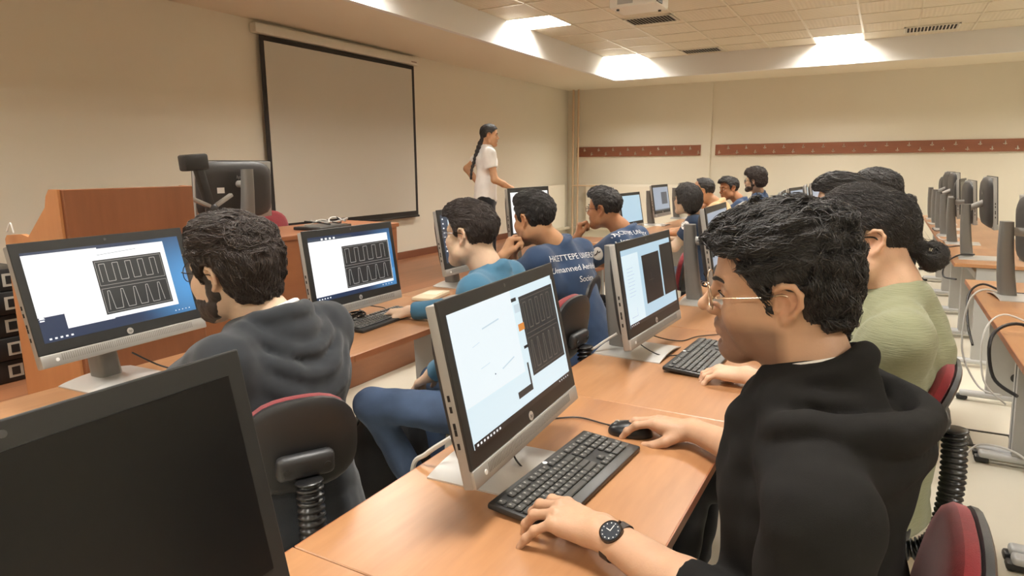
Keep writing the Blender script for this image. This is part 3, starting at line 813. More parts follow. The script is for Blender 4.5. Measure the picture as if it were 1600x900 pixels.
# two red chairs behind the teacher desk
# ------------------------------------------------------------------ office chairs
def chair(x, y, face, zb, label, group='red office chairs', tilt=8 * D, w=.31, h=.25, off=.23):
    """face: direction the sitter faces; backrest centre height zb"""
    root = empty('office_chair', (x, y, 0), face, label, 'chair', group)
    def pad(w, h, d, n=32, q=2.8):
        b = MB(); rings = []
        for (x_, s) in ((-d, .93), (-d * .7, 1), (d * .1, 1), (d * .5, .95), (d * .75, .84), (d * .9, .5)):
            ring = []
            for k in range(n):
                a = 2 * math.pi * k / n; c, sn = math.cos(a), math.sin(a); rr = (abs(c) ** q + abs(sn) ** q) ** (-1 / q)
                ring.append((x_, w / 2 * s * c * rr, h / 2 * s * sn * rr))
            rings.append(ring)
        b.loft(rings); return b
    BM_ = T(-off, 0, zb) @ RY(-tilt)
    pad(w, h, .022).build('backrest_cushion', M_RED, root, BM_ @ T(.022, 0, 0), smooth=True)
    pad(w * 1.02, h * 1.02, .013).build('backrest_shell', M_SHELL, root, BM_ @ T(-.008, 0, 0) @ RZ(math.pi), smooth=True)
    pad(.44, .44, .03).build('seat_cushion', M_RED, root, T(.02, 0, .475) @ RY(-R(90)), smooth=True)
    pad(.445, .445, .016).build('seat_shell', M_SHELL, root, T(.02, 0, .44) @ RY(R(90)), smooth=True)
    br = MB().box((0, 0, 0), (.035, .13, .06), bev=.016, seg=3).build('bracket', M_SHELL, root, BM_ @ T(-.042, 0, -.03), smooth=True)
    for s in (-1, 1): MB().cyl((-.016, s * .045, 0), (-.02, s * .045, 0), .008, n=10).build('bolt', M_BLACKP, br)
    # ribbed bellows from bracket down and under the seat
    pth = bez([(-off - .062, 0, zb - .06), (-off - .07, 0, zb - .22), (-off - .055, 0, .46), (-off + .0, 0, .405), (-off + .10, 0, .40)], 12)
    dense = []; Ls = 0
    for i in range(len(pth) - 1):
        for t in range(4): dense.append(pth[i].lerp(pth[i + 1], t / 4))
    rad = []; acc = 0; last = dense[0]
    for p in dense:
        acc += (p - last).length; last = p
        rad.append(.0265 + .0055 * math.sin(acc / .0155 * 2 * math.pi))
    MB().tube(dense, .02, n=14, radii=rad).build('bellows', M_RUBBER, root, smooth=True, angle=0)
    MB().cyl((0, 0, .1), (0, 0, .43), .024, n=14).build('gas_column', M_BLACKP, root, smooth=True)
    b = MB(); b.box((.02, 0, .415), (.2, .16, .035), bev=.01); b.build('mechanism', M_BLACKP, root, smooth=True)
    for k in range(5):
        a = 2 * math.pi * k / 5 + .3
        lg = MB().tube([(0, 0, .11), (.14 * math.cos(a), .14 * math.sin(a), .10), (.27 * math.cos(a), .27 * math.sin(a), .075)], .02, n=8, radii=[.026, .021, .016]).build('base_arm', M_BLACKP, root, smooth=True)
        MB().cyl((.28 * math.cos(a) - .022 * math.sin(a), .28 * math.sin(a) + .022 * math.cos(a), .03), (.28 * math.cos(a) + .022 * math.sin(a), .28 * math.sin(a) - .022 * math.cos(a), .03), .029, n=14).build('caster', M_BLACKP, lg, smooth=True)
    return root
# ------------------------------------------------------------------ smooth-blend volumes for people and cloth
class Vol:
    def __init__(s, lo, hi, h):
        s.lo = np.array(lo, float); s.h = h
        s.n = (np.ceil((np.array(hi) - s.lo) / h).astype(int) + 1)
        s.ax = [(s.lo[i] + h * np.arange(s.n[i])).astype(np.float32) for i in range(3)]
        s.v = np.full(s.n, .25, np.float32)
    def _win(s, lo, hi, pad):
        sl = []
        for i in range(3):
            a = int(max(0, math.floor((lo[i] - pad - s.lo[i]) / s.h))); b = int(min(s.n[i], math.ceil((hi[i] + pad - s.lo[i]) / s.h) + 1))
            if b <= a: return None, None
            sl.append(slice(a, b))
        X = s.ax[0][sl[0]][:, None, None]; Y = s.ax[1][sl[1]][None, :, None]; Z = s.ax[2][sl[2]][None, None, :]
        return tuple(sl), (X, Y, Z)
    def _put(s, sl, d, k, sub):
        a = s.v[sl]
        if sub:
            d = -d; h = np.clip(k - np.abs(a - d), 0, None) / k
            s.v[sl] = np.maximum(a, d) + h * h * k * .25
        else:
            h = np.clip(k - np.abs(a - d), 0, None) / k
            s.v[sl] = np.minimum(a, d) - h * h * k * .25
    def cone(s, a, b, ra, rb=None, k=.02, sub=False):
        rb = ra if rb is None else rb
        a = np.array(a, float); b = np.array(b, float); r = max(ra, rb)
        sl, P = s._win(np.minimum(a, b), np.maximum(a, b), r + k + 2.5 * s.h + .015)
        if sl is None: return s
        ba = b - a; L2 = max(float(ba @ ba), 1e-9)
        t = np.clip(((P[0] - a[0]) * ba[0] + (P[1] - a[1]) * ba[1] + (P[2] - a[2]) * ba[2]) / L2, 0, 1)
        d = np.sqrt((P[0] - a[0] - t * ba[0]) ** 2 + (P[1] - a[1] - t * ba[1]) ** 2 + (P[2] - a[2] - t * ba[2]) ** 2) - (ra + (rb - ra) * t)
        s._put(sl, d, k, sub); return s
    def chain(s, pts, k=.02):
        for (p, r), (q, r2) in zip(pts[:-1], pts[1:]): s.cone(p, q, r, r2, k)
        return s
    def ell(s, c, r, Rm=None, k=.02, sub=False):
        c = np.array(c, float); m = max(r)
        sl, P = s._win(c, c, m + k + 2.5 * s.h + .015)
        if sl is None: return s
        x, y, z = P[0] - c[0], P[1] - c[1], P[2] - c[2]
        if Rm is not None:      # columns of Rm are the ellipsoid's axes
            Rm = np.array(Rm)
            x, y, z = (x * Rm[0, 0] + y * Rm[1, 0] + z * Rm[2, 0], x * Rm[0, 1] + y * Rm[1, 1] + z * Rm[2, 1], x * Rm[0, 2] + y * Rm[1, 2] + z * Rm[2, 2])
        k0 = np.sqrt((x / r[0]) ** 2 + (y / r[1]) ** 2 + (z / r[2]) ** 2)
        k1 = np.sqrt((x / r[0] ** 2) ** 2 + (y / r[1] ** 2) ** 2 + (z / r[2] ** 2) ** 2) + 1e-6
        d = k0 * (k0 - 1) / k1
        d = np.where(k0 < .05, -min(r), d)
        s._put(sl, d, k, sub); return s
    def grid(s): return s.ax[0][:, None, None], s.ax[1][None, :, None], s.ax[2][None, None, :]
    def wrinkle(s, amp, freq, seed, n=5, aniso=(1, 1, 1)):
        rs = np.random.RandomState(seed); X, Y, Z = s.grid(); acc = 0
        for i in range(n):
            w = rs.randn(3) * np.array(aniso); w = w / np.linalg.norm(w) * freq * (.6 + .9 * rs.rand())
            w2 = rs.randn(3) * freq * .35; ph = rs.rand() * 6.28
            acc = acc + np.sin(X * w[0] + Y * w[1] + Z * w[2] + ph + 1.4 * np.sin(X * w2[0] + Y * w2[1] + Z * w2[2]))
        s.v = s.v + (amp / math.sqrt(n) * acc).astype(np.float32); return s
    def mesh(s):
        return surface_nets(s.v, s.lo, s.h)

def surface_nets(v, lo, h):
    v = v.copy(); v[0] = v[-1] = .25; v[:, 0] = v[:, -1] = .25; v[:, :, 0] = v[:, :, -1] = .25
    nx, ny, nz = v.shape; ins = v < 0
    c = np.zeros((nx - 1, ny - 1, nz - 1), np.int8)
    for dx in (0, 1):
        for dy in (0, 1):
            for dz in (0, 1): c += ins[dx:nx - 1 + dx, dy:ny - 1 + dy, dz:nz - 1 + dz]
    act = (c > 0) & (c < 8)
    I = np.argwhere(act)
    if len(I) == 0: return np.zeros((0, 3)), np.zeros((0, 4), int)
    acc = np.zeros((len(I), 3)); cnt_ = np.zeros(len(I))
    corners = [(a, b, d) for a in (0, 1) for b in (0, 1) for d in (0, 1)]
    for p in corners:
        for ax in range(3):
            if p[ax]: continue
            q = list(p); q[ax] = 1
            va = v[I[:, 0] + p[0], I[:, 1] + p[1], I[:, 2] + p[2]]; vb = v[I[:, 0] + q[0], I[:, 1] + q[1], I[:, 2] + q[2]]
            cr = (va < 0) != (vb < 0)
            t = np.where(cr, va / np.where(cr, va - vb, 1), 0)
            pt = np.tile(np.array(p, float), (len(I), 1)); pt[:, ax] += t
            acc += pt * cr[:, None]; cnt_ += cr
    V = (I + acc / np.maximum(cnt_, 1)[:, None]) * h + lo
    idx = np.full(act.shape, -1, np.int64); idx[tuple(I.T)] = np.arange(len(I))
    F = []
    for ax in range(3):
        sl0 = [slice(None)] * 3; sl1 = [slice(None)] * 3; sl0[ax] = slice(0, -1); sl1[ax] = slice(1, None)
        a = ins[tuple(sl0)]; b = ins[tuple(sl1)]
        E = np.argwhere(a != b)
        o1, o2 = [(1, 2), (2, 0), (0, 1)][ax]
        ok = (E[:, o1] > 0) & (E[:, o2] > 0); E = E[ok]
        fl = a[tuple(E.T)]
        def g(d1, d2):
            e = E.copy(); e[:, o1] -= d1; e[:, o2] -= d2
            e = np.minimum(e, np.array(act.shape) - 1)
            return idx[tuple(e.T)]
        q = np.stack([g(1, 1), g(0, 1), g(0, 0), g(1, 0)], 1)
        q[~fl] = q[~fl][:, ::-1]
        F.append(q[(q >= 0).all(1)])
    return V, np.concatenate(F)

def np_mesh(name, V, F, tint=None, smooth_it=1):
    V = np.asarray(V, float).copy(); F = np.asarray(F)
    if smooth_it and len(F):
        E = np.concatenate([F[:, [0, 1]], F[:, [1, 2]], F[:, [2, 3]], F[:, [3, 0]]])
        for _ in range(smooth_it):
            s_ = np.zeros_like(V); c_ = np.zeros(len(V))
            for a, b in ((0, 1), (1, 0)):
                np.add.at(s_, E[:, a], V[E[:, b]]); np.add.at(c_, E[:, a], 1)
            V = V * .5 + .5 * s_ / np.maximum(c_, 1)[:, None]
    me = bpy.data.meshes.new(name)
    me.vertices.add(len(V)); me.vertices.foreach_set('co', V.astype(np.float32).ravel())
    me.loops.add(F.size); me.loops.foreach_set('vertex_index', F.astype(np.int32).ravel())
    me.polygons.add(len(F)); me.polygons.foreach_set('loop_start', np.arange(0, F.size, 4, dtype=np.int32)); me.polygons.foreach_set('loop_total', np.full(len(F), 4, np.int32))
    me.update(calc_edges=True); me.validate()
    me.shade_smooth()
    if tint is not None:
        a = me.color_attributes.new('tint', 'FLOAT_COLOR', 'POINT')
        col = np.ones((len(V), 4), np.float32); col[:, :3] = tint
        a.data.foreach_set('color', col.ravel())
    return me, V

def nv(a): a = np.array(a, float); return a / (np.linalg.norm(a) or 1)
def frame(fwd, up):
    """columns: forward, left, up"""
    f = nv(fwd); l = nv(np.cross(up, f)); u = np.cross(f, l); return np.stack([f, l, u], 1)

# ---- head (head space: +x forward, +y left, +z up, origin between the ears at eye level)
def head_vol(h, neck, o):
    v = Vol((-.15, -.12, min(neck[2] - .03, -.2)), (.15, .12, .145), h)
    fat = o.get('fat', 0)
    v.ell((-.014, 0, .031), (.092, .077, .080), k=.02)
    v.ell((.018, 0, .026), (.070, .070, .074), k=.03)
    nz = o.get('nz', 0)
    v.ell((.028, 0, -.04), (.058 + fat, .053 + fat, .072), k=.03)
    for s in (-1, 1):
        v.cone((-.008, s * .059, -.045), (.012, s * (.054 + fat), -.078), .014, .014, k=.035)
        v.cone((.012, s * (.054 + fat), -.078), (.072, s * .016, -.108), .014, .014, k=.04)
        v.ell((.062, s * .043, -.030), (.024, .020, .020), k=.025)
        v.cone((.083, s * .010, .016), (.070, s * .050, .014), .010, .009, k=.018)
        v.ell((.05, s * .043, -.052), (.028, .016, .032), k=.03)
    v.ell((.079, 0, -.106), (.017, .020, .016), k=.03)
    v.cone((.0, 0, -.08), (.06, 0, -.10), .03, .022, k=.03)
    # eye sockets, then lids
    for s in (-1, 1):
        v.ell((.096, s * .032, -.002), (.020, .021, .015), k=.014, sub=True)
        v.ell((.074, s * .032, -.004), (.0150, .0165, .0135), k=.004)
        v.cone((.084, s * .020, .003), (.080, s * .046, .002), .0042, .0035, k=.005)
        v.cone((.084, s * .022, -.012), (.079, s * .044, -.012), .0038, .003, k=.006)
    # nose
    nl = o.get('nose', 0)
    v.cone((.088, 0, .006 + nz * .3), (.110 + nl, 0, -.030 + nz), .0075, .0085, k=.012)
    v.ell((.111 + nl, 0, -.034 + nz), (.0105, .0095, .0095), k=.007)
    for s in (-1, 1):
        v.ell((.100 + nl * .6, s * .0115, -.040 + nz * .8), (.0100, .0068, .0072), k=.006)
        v.ell((.103 + nl * .8, s * .0065, -.0475 + nz * .8), (.006, .0035, .0035), k=.002, sub=True)
    # mouth
    v.ell((.082, 0, -.066), (.020, .026, .022), k=.02)
    v.cone((.0985, -.011, -.064), (.0985, .011, -.064), .0065, .0065, k=.006)
    for s in (-1, 1):
        v.cone((.0985, s * .009, -.064), (.089, s * .024, -.0675), .0055, .002, k=.005)
        v.cone((.0965, s * .006, -.0755), (.087, s * .022, -.0705), .0065, .003, k=.006)
    v.cone((.105, -.015, -.0695), (.105, .015, -.0695), .0016, .0016, k=.003, sub=True)
    v.cone((.096, -.018, -.0695), (.096, .018, -.0695), .0012, .0012, k=.002, sub=True)
    v.cone((.093, -.010, -.090), (.093, .010, -.090), .004, .004, k=.012, sub=True)
    # ears
    for s in (-1, 1):
        ya = .0735
        v.ell((-.008, s * ya, -.012), (.017, .008, .029), Rm=frame((1, -s * .35, .15), (0, 0, 1)), k=.006)
        rim = [(.008, ya, .0), (.008, ya + .006, .012), (-.002, ya + .012, .021), (-.016, ya + .016, .019), (-.025, ya + .017, .006), (-.024, ya + .015, -.012), (-.014, ya + .010, -.028), (-.004, ya + .005, -.037)]
        rim = [((p[0], s * p[1], p[2]), .0045) for p in rim]
        v.chain(rim, k=.004)
        v.ell((-.003, s * (ya + .004), -.037), (.0075, .005, .009), k=.006)
        v.ell((.000, s * (ya + .009), -.010), (.010, .008, .014), k=.004, sub=True)
        v.ell((-.012, s * (ya + .014), .004), (.007, .006, .010), k=.004, sub=True)
        v.cone((.008, s * ya, -.008), (.010, s * (ya - .001), -.02), .004, .004, k=.005)
    # neck
    nk = np.array(neck, float); base = np.array((-.028, 0, -.055)); rn = o.get('neck_r', .056)
    v.cone(base, base * .4 + nk * .6, rn * .97, rn, k=.035)
    v.cone(base * .4 + nk * .6, nk, rn, rn * 1.12, k=.03)
    if not o.get('female'): v.ell(base * .55 + nk * .45 + np.array((rn * .86, 0, 0)), (.011, .009, .013), k=.014)
    return v

def head_tint(V, o):
    t = np.ones((len(V), 3)); x, y, z = V[:, 0], V[:, 1], V[:, 2]
    def blend(w, c):
        for i in range(3): t[:, i] = t[:, i] * (1 - w) + t[:, i] * c[i] * w
    lip = np.clip(1.3 - (((x - .097) / .016) ** 2 + (y / .024) ** 2 + ((z + .0695) / .0105) ** 2), 0, 1)
    blend(lip * .5, (.90, .64, .60))
    blend(np.clip(1.2 - (((np.abs(y) - .083) / .016) ** 2 + ((x + .01) / .03) ** 2 + ((z + .01) / .035) ** 2), 0, 1) * .35, (1.05, .78, .70))
    blend(np.clip(1.2 - ((x - .113) / .02) ** 2 - (y / .016) ** 2 - ((z + .036) / .016) ** 2, 0, 1) * .3, (1.06, .82, .76))
    st = o.get('stubble', 0)
    if st:
        jaw = np.clip((-.038 - z + (x - .02) * .25) / .018, 0, 1) * np.clip((x + .005) / .02, 0, 1) * np.clip((z + .14) / .02, 0, 1)
        mus = np.clip(1.2 - (((x - .098) / .02) ** 2 + (y / .03) ** 2 + ((z + .054) / .0075) ** 2), 0, 1)
        blend(np.clip(np.maximum(jaw * np.clip((z * -1 - .03) / .03, 0, 1), mus), 0, 1) * st * (1 - lip), (.42, .40, .42))
    # closed or lowered eyelid crease, brow shade are shaped, not tinted
    return t

def hand_prims(v, wrist, fwd, up, side, pose, sc=1.0, fore=None, kk=1.0):
    """side: +1 right hand, -1 left hand. pose: list of finger bend triples and thumb setting"""
    Fm = frame(fwd, up); w = np.array(wrist, float)
    def L(p): return w + Fm @ (np.array(p, float) * sc * np.array((1, side, 1)))
    # palm (four metacarpals)
    mc = [(.088, .027, .004), (.092, .009, .006), (.088, -.010, .004), (.080, -.028, -.001)]
    for i, m in enumerate(mc):
        v.cone(L((.004, m[1] * .55, 0)), L((m[0] * .96, m[1], m[2] - .004)), .0145 * sc, .0125 * sc, k=.014 * kk)
    v.cone(L((.03, .018, -.010)), L((.065, .022, -.010)), .014 * sc, .011 * sc, k=.014 * kk)
    v.cone(L((.02, -.018, -.010)), L((.06, -.024, -.010)), .013 * sc, .010 * sc, k=.014 * kk)
    segs = [(.044, .026, .021), (.049, .030, .022), (.045, .028, .021), (.035, .021, .019)]
    tips = []
    for i, m in enumerate(mc):
        b = pose['f'][i]; sp = pose.get('spread', 1.0) * (.10, .02, -.06, -.16)[i] + pose.get('yawf', [0, 0, 0, 0])[i]
        p = np.array((m[0] * .93, m[1], m[2])); a = 0; r = (.0098, .0100, .0095, .0085)[i]
        for j in range(3):
            a += R(b[j]); d = np.array((math.cos(a) * math.cos(sp), math.sin(sp), -math.sin(a)))
            q = p + d * segs[i][j]
            r2 = r * (.93 if j < 2 else .82)
            v.cone(L(p), L(q), r * sc, r2 * sc, k=.004 * kk)
            v.ell(L(p), (r * 1.07 * sc,) * 3, k=.004 * kk)
            p, r = q, r2
        tips.append(L(p))
    th = pose.get('thumb', [(.024, .024, -.012), (.056, .046, -.020), (.084, .058, -.026), (.106, .062, -.030)])
    rr = (.0155, .0125, .0108, .0088)
    for j in range(3): v.cone(L(th[j]), L(th[j + 1]), rr[j] * sc, rr[j + 1] * sc, k=(.012 if j == 0 else .004) * kk)
    if fore is not None:
        e = np.array(fore, float); d = e - w; ln = np.linalg.norm(d); dn = d / ln
        lat = Fm[:, 1]
        for s_ in (-1, 1):
            v.cone(w + lat * s_ * .010 * sc, w + dn * ln * .5 + lat * s_ * .010 * sc, .0205 * sc, .031 * sc, k=.02)
            v.cone(w + dn * ln * .5 + lat * s_ * .010 * sc, e, .031 * sc, .038 * sc, k=.02)
    return tips
POSES = {
    'type': dict(f=[(28, 38, 18), (30, 42, 20), (30, 42, 20), (26, 32, 16)], spread=1.3),
    'mouse': dict(f=[(16, 26, 14), (14, 26, 14), (24, 34, 16), (28, 36, 16)], spread=1.3, thumb=[(.024, .024, -.012), (.05, .044, -.028), (.074, .050, -.040), (.096, .046, -.046)]),
    'fist': dict(f=[(58, 70, 35), (62, 75, 35), (66, 78, 35), (68, 78, 35)], spread=.3, thumb=[(.024, .024, -.012), (.05, .038, -.028), (.074, .034, -.038), (.096, .022, -.044)]),
    'relax': dict(f=[(18, 25, 12), (22, 28, 14), (26, 30, 15), (28, 30, 15)], spread=.8),
}

# ---- hair
def hair_vol(h, o):
    st = o['hair']; v = Vol((-.19, -.15, -.22), (.16, .15, .19), h)
    th = o.get('hair_t', .014)
    v.ell((-.014, 0, .033), (.092 + th, .078 + th * .8, .081 + th), k=.02)
    v.ell((.018, 0, .033), (.074 + th, .070 + th * .8, .076 + th), k=.03)
    top = o.get('top', 0)
    if top:
        v.ell((.035, 0, .086 + top * .3), (.072, .060, .03 + top), k=.03)
    fr = o.get('fringe', 0)
    if fr:
        for s in (-1, 0, 1): v.ell((.068, s * .035, .078), (.026 + fr, .034, .022 + fr * .5), k=.02)
    if st == 'wavy':
        v.ell((-.058, 0, .02), (.058, .076, .082), k=.03); v.ell((-.070, 0, -.05), (.035, .058, .05), k=.03)
        v.ell((-.02, 0, .088), (.086, .070, .033), k=.03)
    if st == 'afro':
        v.ell((-.015, 0, .075), (.125, .105, .095), k=.03); v.ell((-.06, 0, .0), (.085, .095, .095), k=.03); v.ell((.055, 0, .10), (.055, .07, .05), k=.03)
    if st in ('bob',):
        v.ell((-.045, 0, -.02), (.08, .092, .10), k=.04)
        for s in (-1, 1): v.ell((.0, s * .072, -.03), (.05, .024, .075), k=.03)
    X, Y, Z = v.grid()
    # hairline as a height over the head's length
    hx = o.get('line', [(-.15, -.075), (-.05, -.070), (-.030, -.035), (-.022, .022), (.010, .026), (.014, -.015), (.028, -.018), (.036, .030), (.055, .052), (.075, .066), (.16, .072)])
    zl = np.interp(v.ax[0], [p[0] for p in hx], [p[1] for p in hx])[:, None, None].astype(np.float32)
    cut = zl - Z + 0 * Y
    # the middle of the back hangs a little lower than its sides
    k = .008; a = v.v; hh = np.clip(k - np.abs(a - cut), 0, None) / k
    v.v = np.maximum(a, cut) + hh * hh * k * .25
    if st == 'bun':
        v.ell((-.096, 0, -.022), (.03, .026, .022), k=.02)
        v.ell((-.142, 0, -.045), (.034, .030, .037), k=.006)
        v.ell((-.138, .0, -.028), (.012, .05, .010), k=.006, sub=True)
    if st == 'braid':
        pts = [(-.07, 0, -.05), (-.095, .0, -.10), (-.115, .01, -.16), (-.13, .015, -.205)]
        v.chain([(p, .03 - .003 * i) for i, p in enumerate(pts)], k=.015)
    v.wrinkle(o.get('hw', .0022), 95, 3, 6, aniso=(.5, 1, 1))
    v.wrinkle(o.get('hw', .0022) * .8, 210, 4, 5, aniso=(.4, 1, 1))
    return v

def add_locks(V, F, n, L, r, comb, seed, lift=.004, curl=.5, sel=None, cap=.005):
    hb = BVHTree.FromPolygons([tuple(p) for p in V], [tuple(int(i) for i in q) for q in F])
    """many small tapered tufts lying on the hair surface; returns one mesh worth of vertices/quads"""
    rs = np.random.RandomState(seed)
    P = V[F]; A = np.linalg.norm(np.cross(P[:, 2] - P[:, 0], P[:, 3] - P[:, 1]), axis=1) + 1e-9
    Nn = np.cross(P[:, 2] - P[:, 0], P[:, 3] - P[:, 1]) / A[:, None]
    if sel is not None: A = A * sel(P.mean(1))
    f = rs.choice(len(F), n, p=A / A.sum())
    w = rs.rand(n, 2); base = P[f, 0] * ((1 - w[:, :1]) * (1 - w[:, 1:])) + P[f, 1] * (w[:, :1] * (1 - w[:, 1:])) + P[f, 2] * (w[:, :1] * w[:, 1:]) + P[f, 3] * ((1 - w[:, :1]) * w[:, 1:])
    nn = Nn[f]
    cen = np.array((-.01, 0, .03))
    sgn = np.sign(((base - cen) * nn).sum(1)); nn = nn * sgn[:, None]
    d = comb(base) + rs.randn(n, 3) * curl * .45
    d = d - nn * (d * nn).sum(1)[:, None]; d /= np.linalg.norm(d, axis=1)[:, None] + 1e-9
    side = np.cross(nn, d)
    Ls = L * (.6 + .8 * rs.rand(n)); rad = r * (.6 + .8 * rs.rand(n)); bend = rs.randn(n) * curl
    K = 6; VV = []; 
    for i in range(K):
        t = i / (K - 1)
        c = base + d * (Ls * (t - .3))[:, None] + side * (Ls * bend * .35 * math.sin(t * 2.6))[:, None] + nn * (lift * math.sin(math.pi * (t * .85 + .1)) - .002) - nn * ((Ls * (t - .3)) ** 2 / .16)[:, None]
        for q_ in range(n):                       # keep every tuft close to the hair's own surface
            hit = hb.find_nearest(Vector(c[q_]))
            if hit[0] is not None:
                dv = Vector(c[q_]) - hit[0]; sg = 1 if dv.dot(Vector(nn[q_])) > 0 else -1
                lim = cap * (.25 + .75 * (q_ * 7919 % 97) / 97)
                if dv.length > lim or sg < 0: c[q_] = hit[0] + (dv.normalized() * sg * min(dv.length, lim) if dv.length > 1e-6 else dv)
        rr = rad * (math.sin(math.pi * (t * .8 + .15)) ** .8) * (1 if i < K - 1 else .12)
        VV += [c + side * rr[:, None], c + nn * (rr * .7)[:, None], c - side * rr[:, None], c - nn * (rr * .5)[:, None]]
    VV = np.stack(VV, 1)            # n, K*4, 3
    idx = []
    for i in range(K - 1):
        for t in range(4): idx.append((i * 4 + t, i * 4 + (t + 1) % 4, (i + 1) * 4 + (t + 1) % 4, (i + 1) * 4 + t))
    idx = np.array(idx)
    FF = (idx[None] + (np.arange(n) * K * 4)[:, None, None]).reshape(-1, 4)
    return VV.reshape(-1, 3), FF

def combs(st):
    def back(B): d = np.zeros_like(B); d[:, 0] = -1; d[:, 2] = -.35; return d
    def fwd(B):
        d = np.zeros_like(B); d[:, 0] = np.where(B[:, 2] > .05, np.where(B[:, 0] > -.05, .9, -.4), -.5); d[:, 2] = np.where(B[:, 2] > .05, 0.05, -1); d[:, 1] = np.sign(B[:, 1]) * .3; return d
    def tie(B): return np.array((-.115, 0, -.03)) - B
    def down(B):
        d = np.zeros_like(B); d[:, 2] = -1; d[:, 1] = np.sign(B[:, 1]) * .6 * (B[:, 2] > .08); d[:, 0] = -.1; return d
    return {'back': back, 'fwd': fwd, 'tie': tie, 'down': down}[st]

M_HAIR = mat('hair_black', (34, 30, 28), rough=.42, spec=.55, noise_amt=.25, noise_scale=90, bump=.5, bump_scale=900)
M_HAIRB = mat('hair_brown', (44, 34, 29), rough=.42, spec=.5, noise_amt=.25, noise_scale=90, bump=.5, bump_scale=900)
M_LASH = mat('brow_hair', (36, 30, 27), rough=.7)
M_EYEW = mat('eye_white', (216, 208, 200), rough=.25)
M_IRIS = mat('iris_brown', (50, 32, 22), rough=.15)
M_LENS = None
def lens_mat():
    global M_LENS
    if M_LENS: return M_LENS
    m = bpy.data.materials.new('spectacle_lens'); m.use_nodes = True
    b = m.node_tree.nodes['Principled BSDF']; b.inputs['Base Color'].default_value = (.95, .97, 1, 1); b.inputs['Roughness'].default_value = .04
    b.inputs['Alpha'].default_value = .14; b.inputs['Specular IOR Level'].default_value = .8
    M_LENS = m; return m

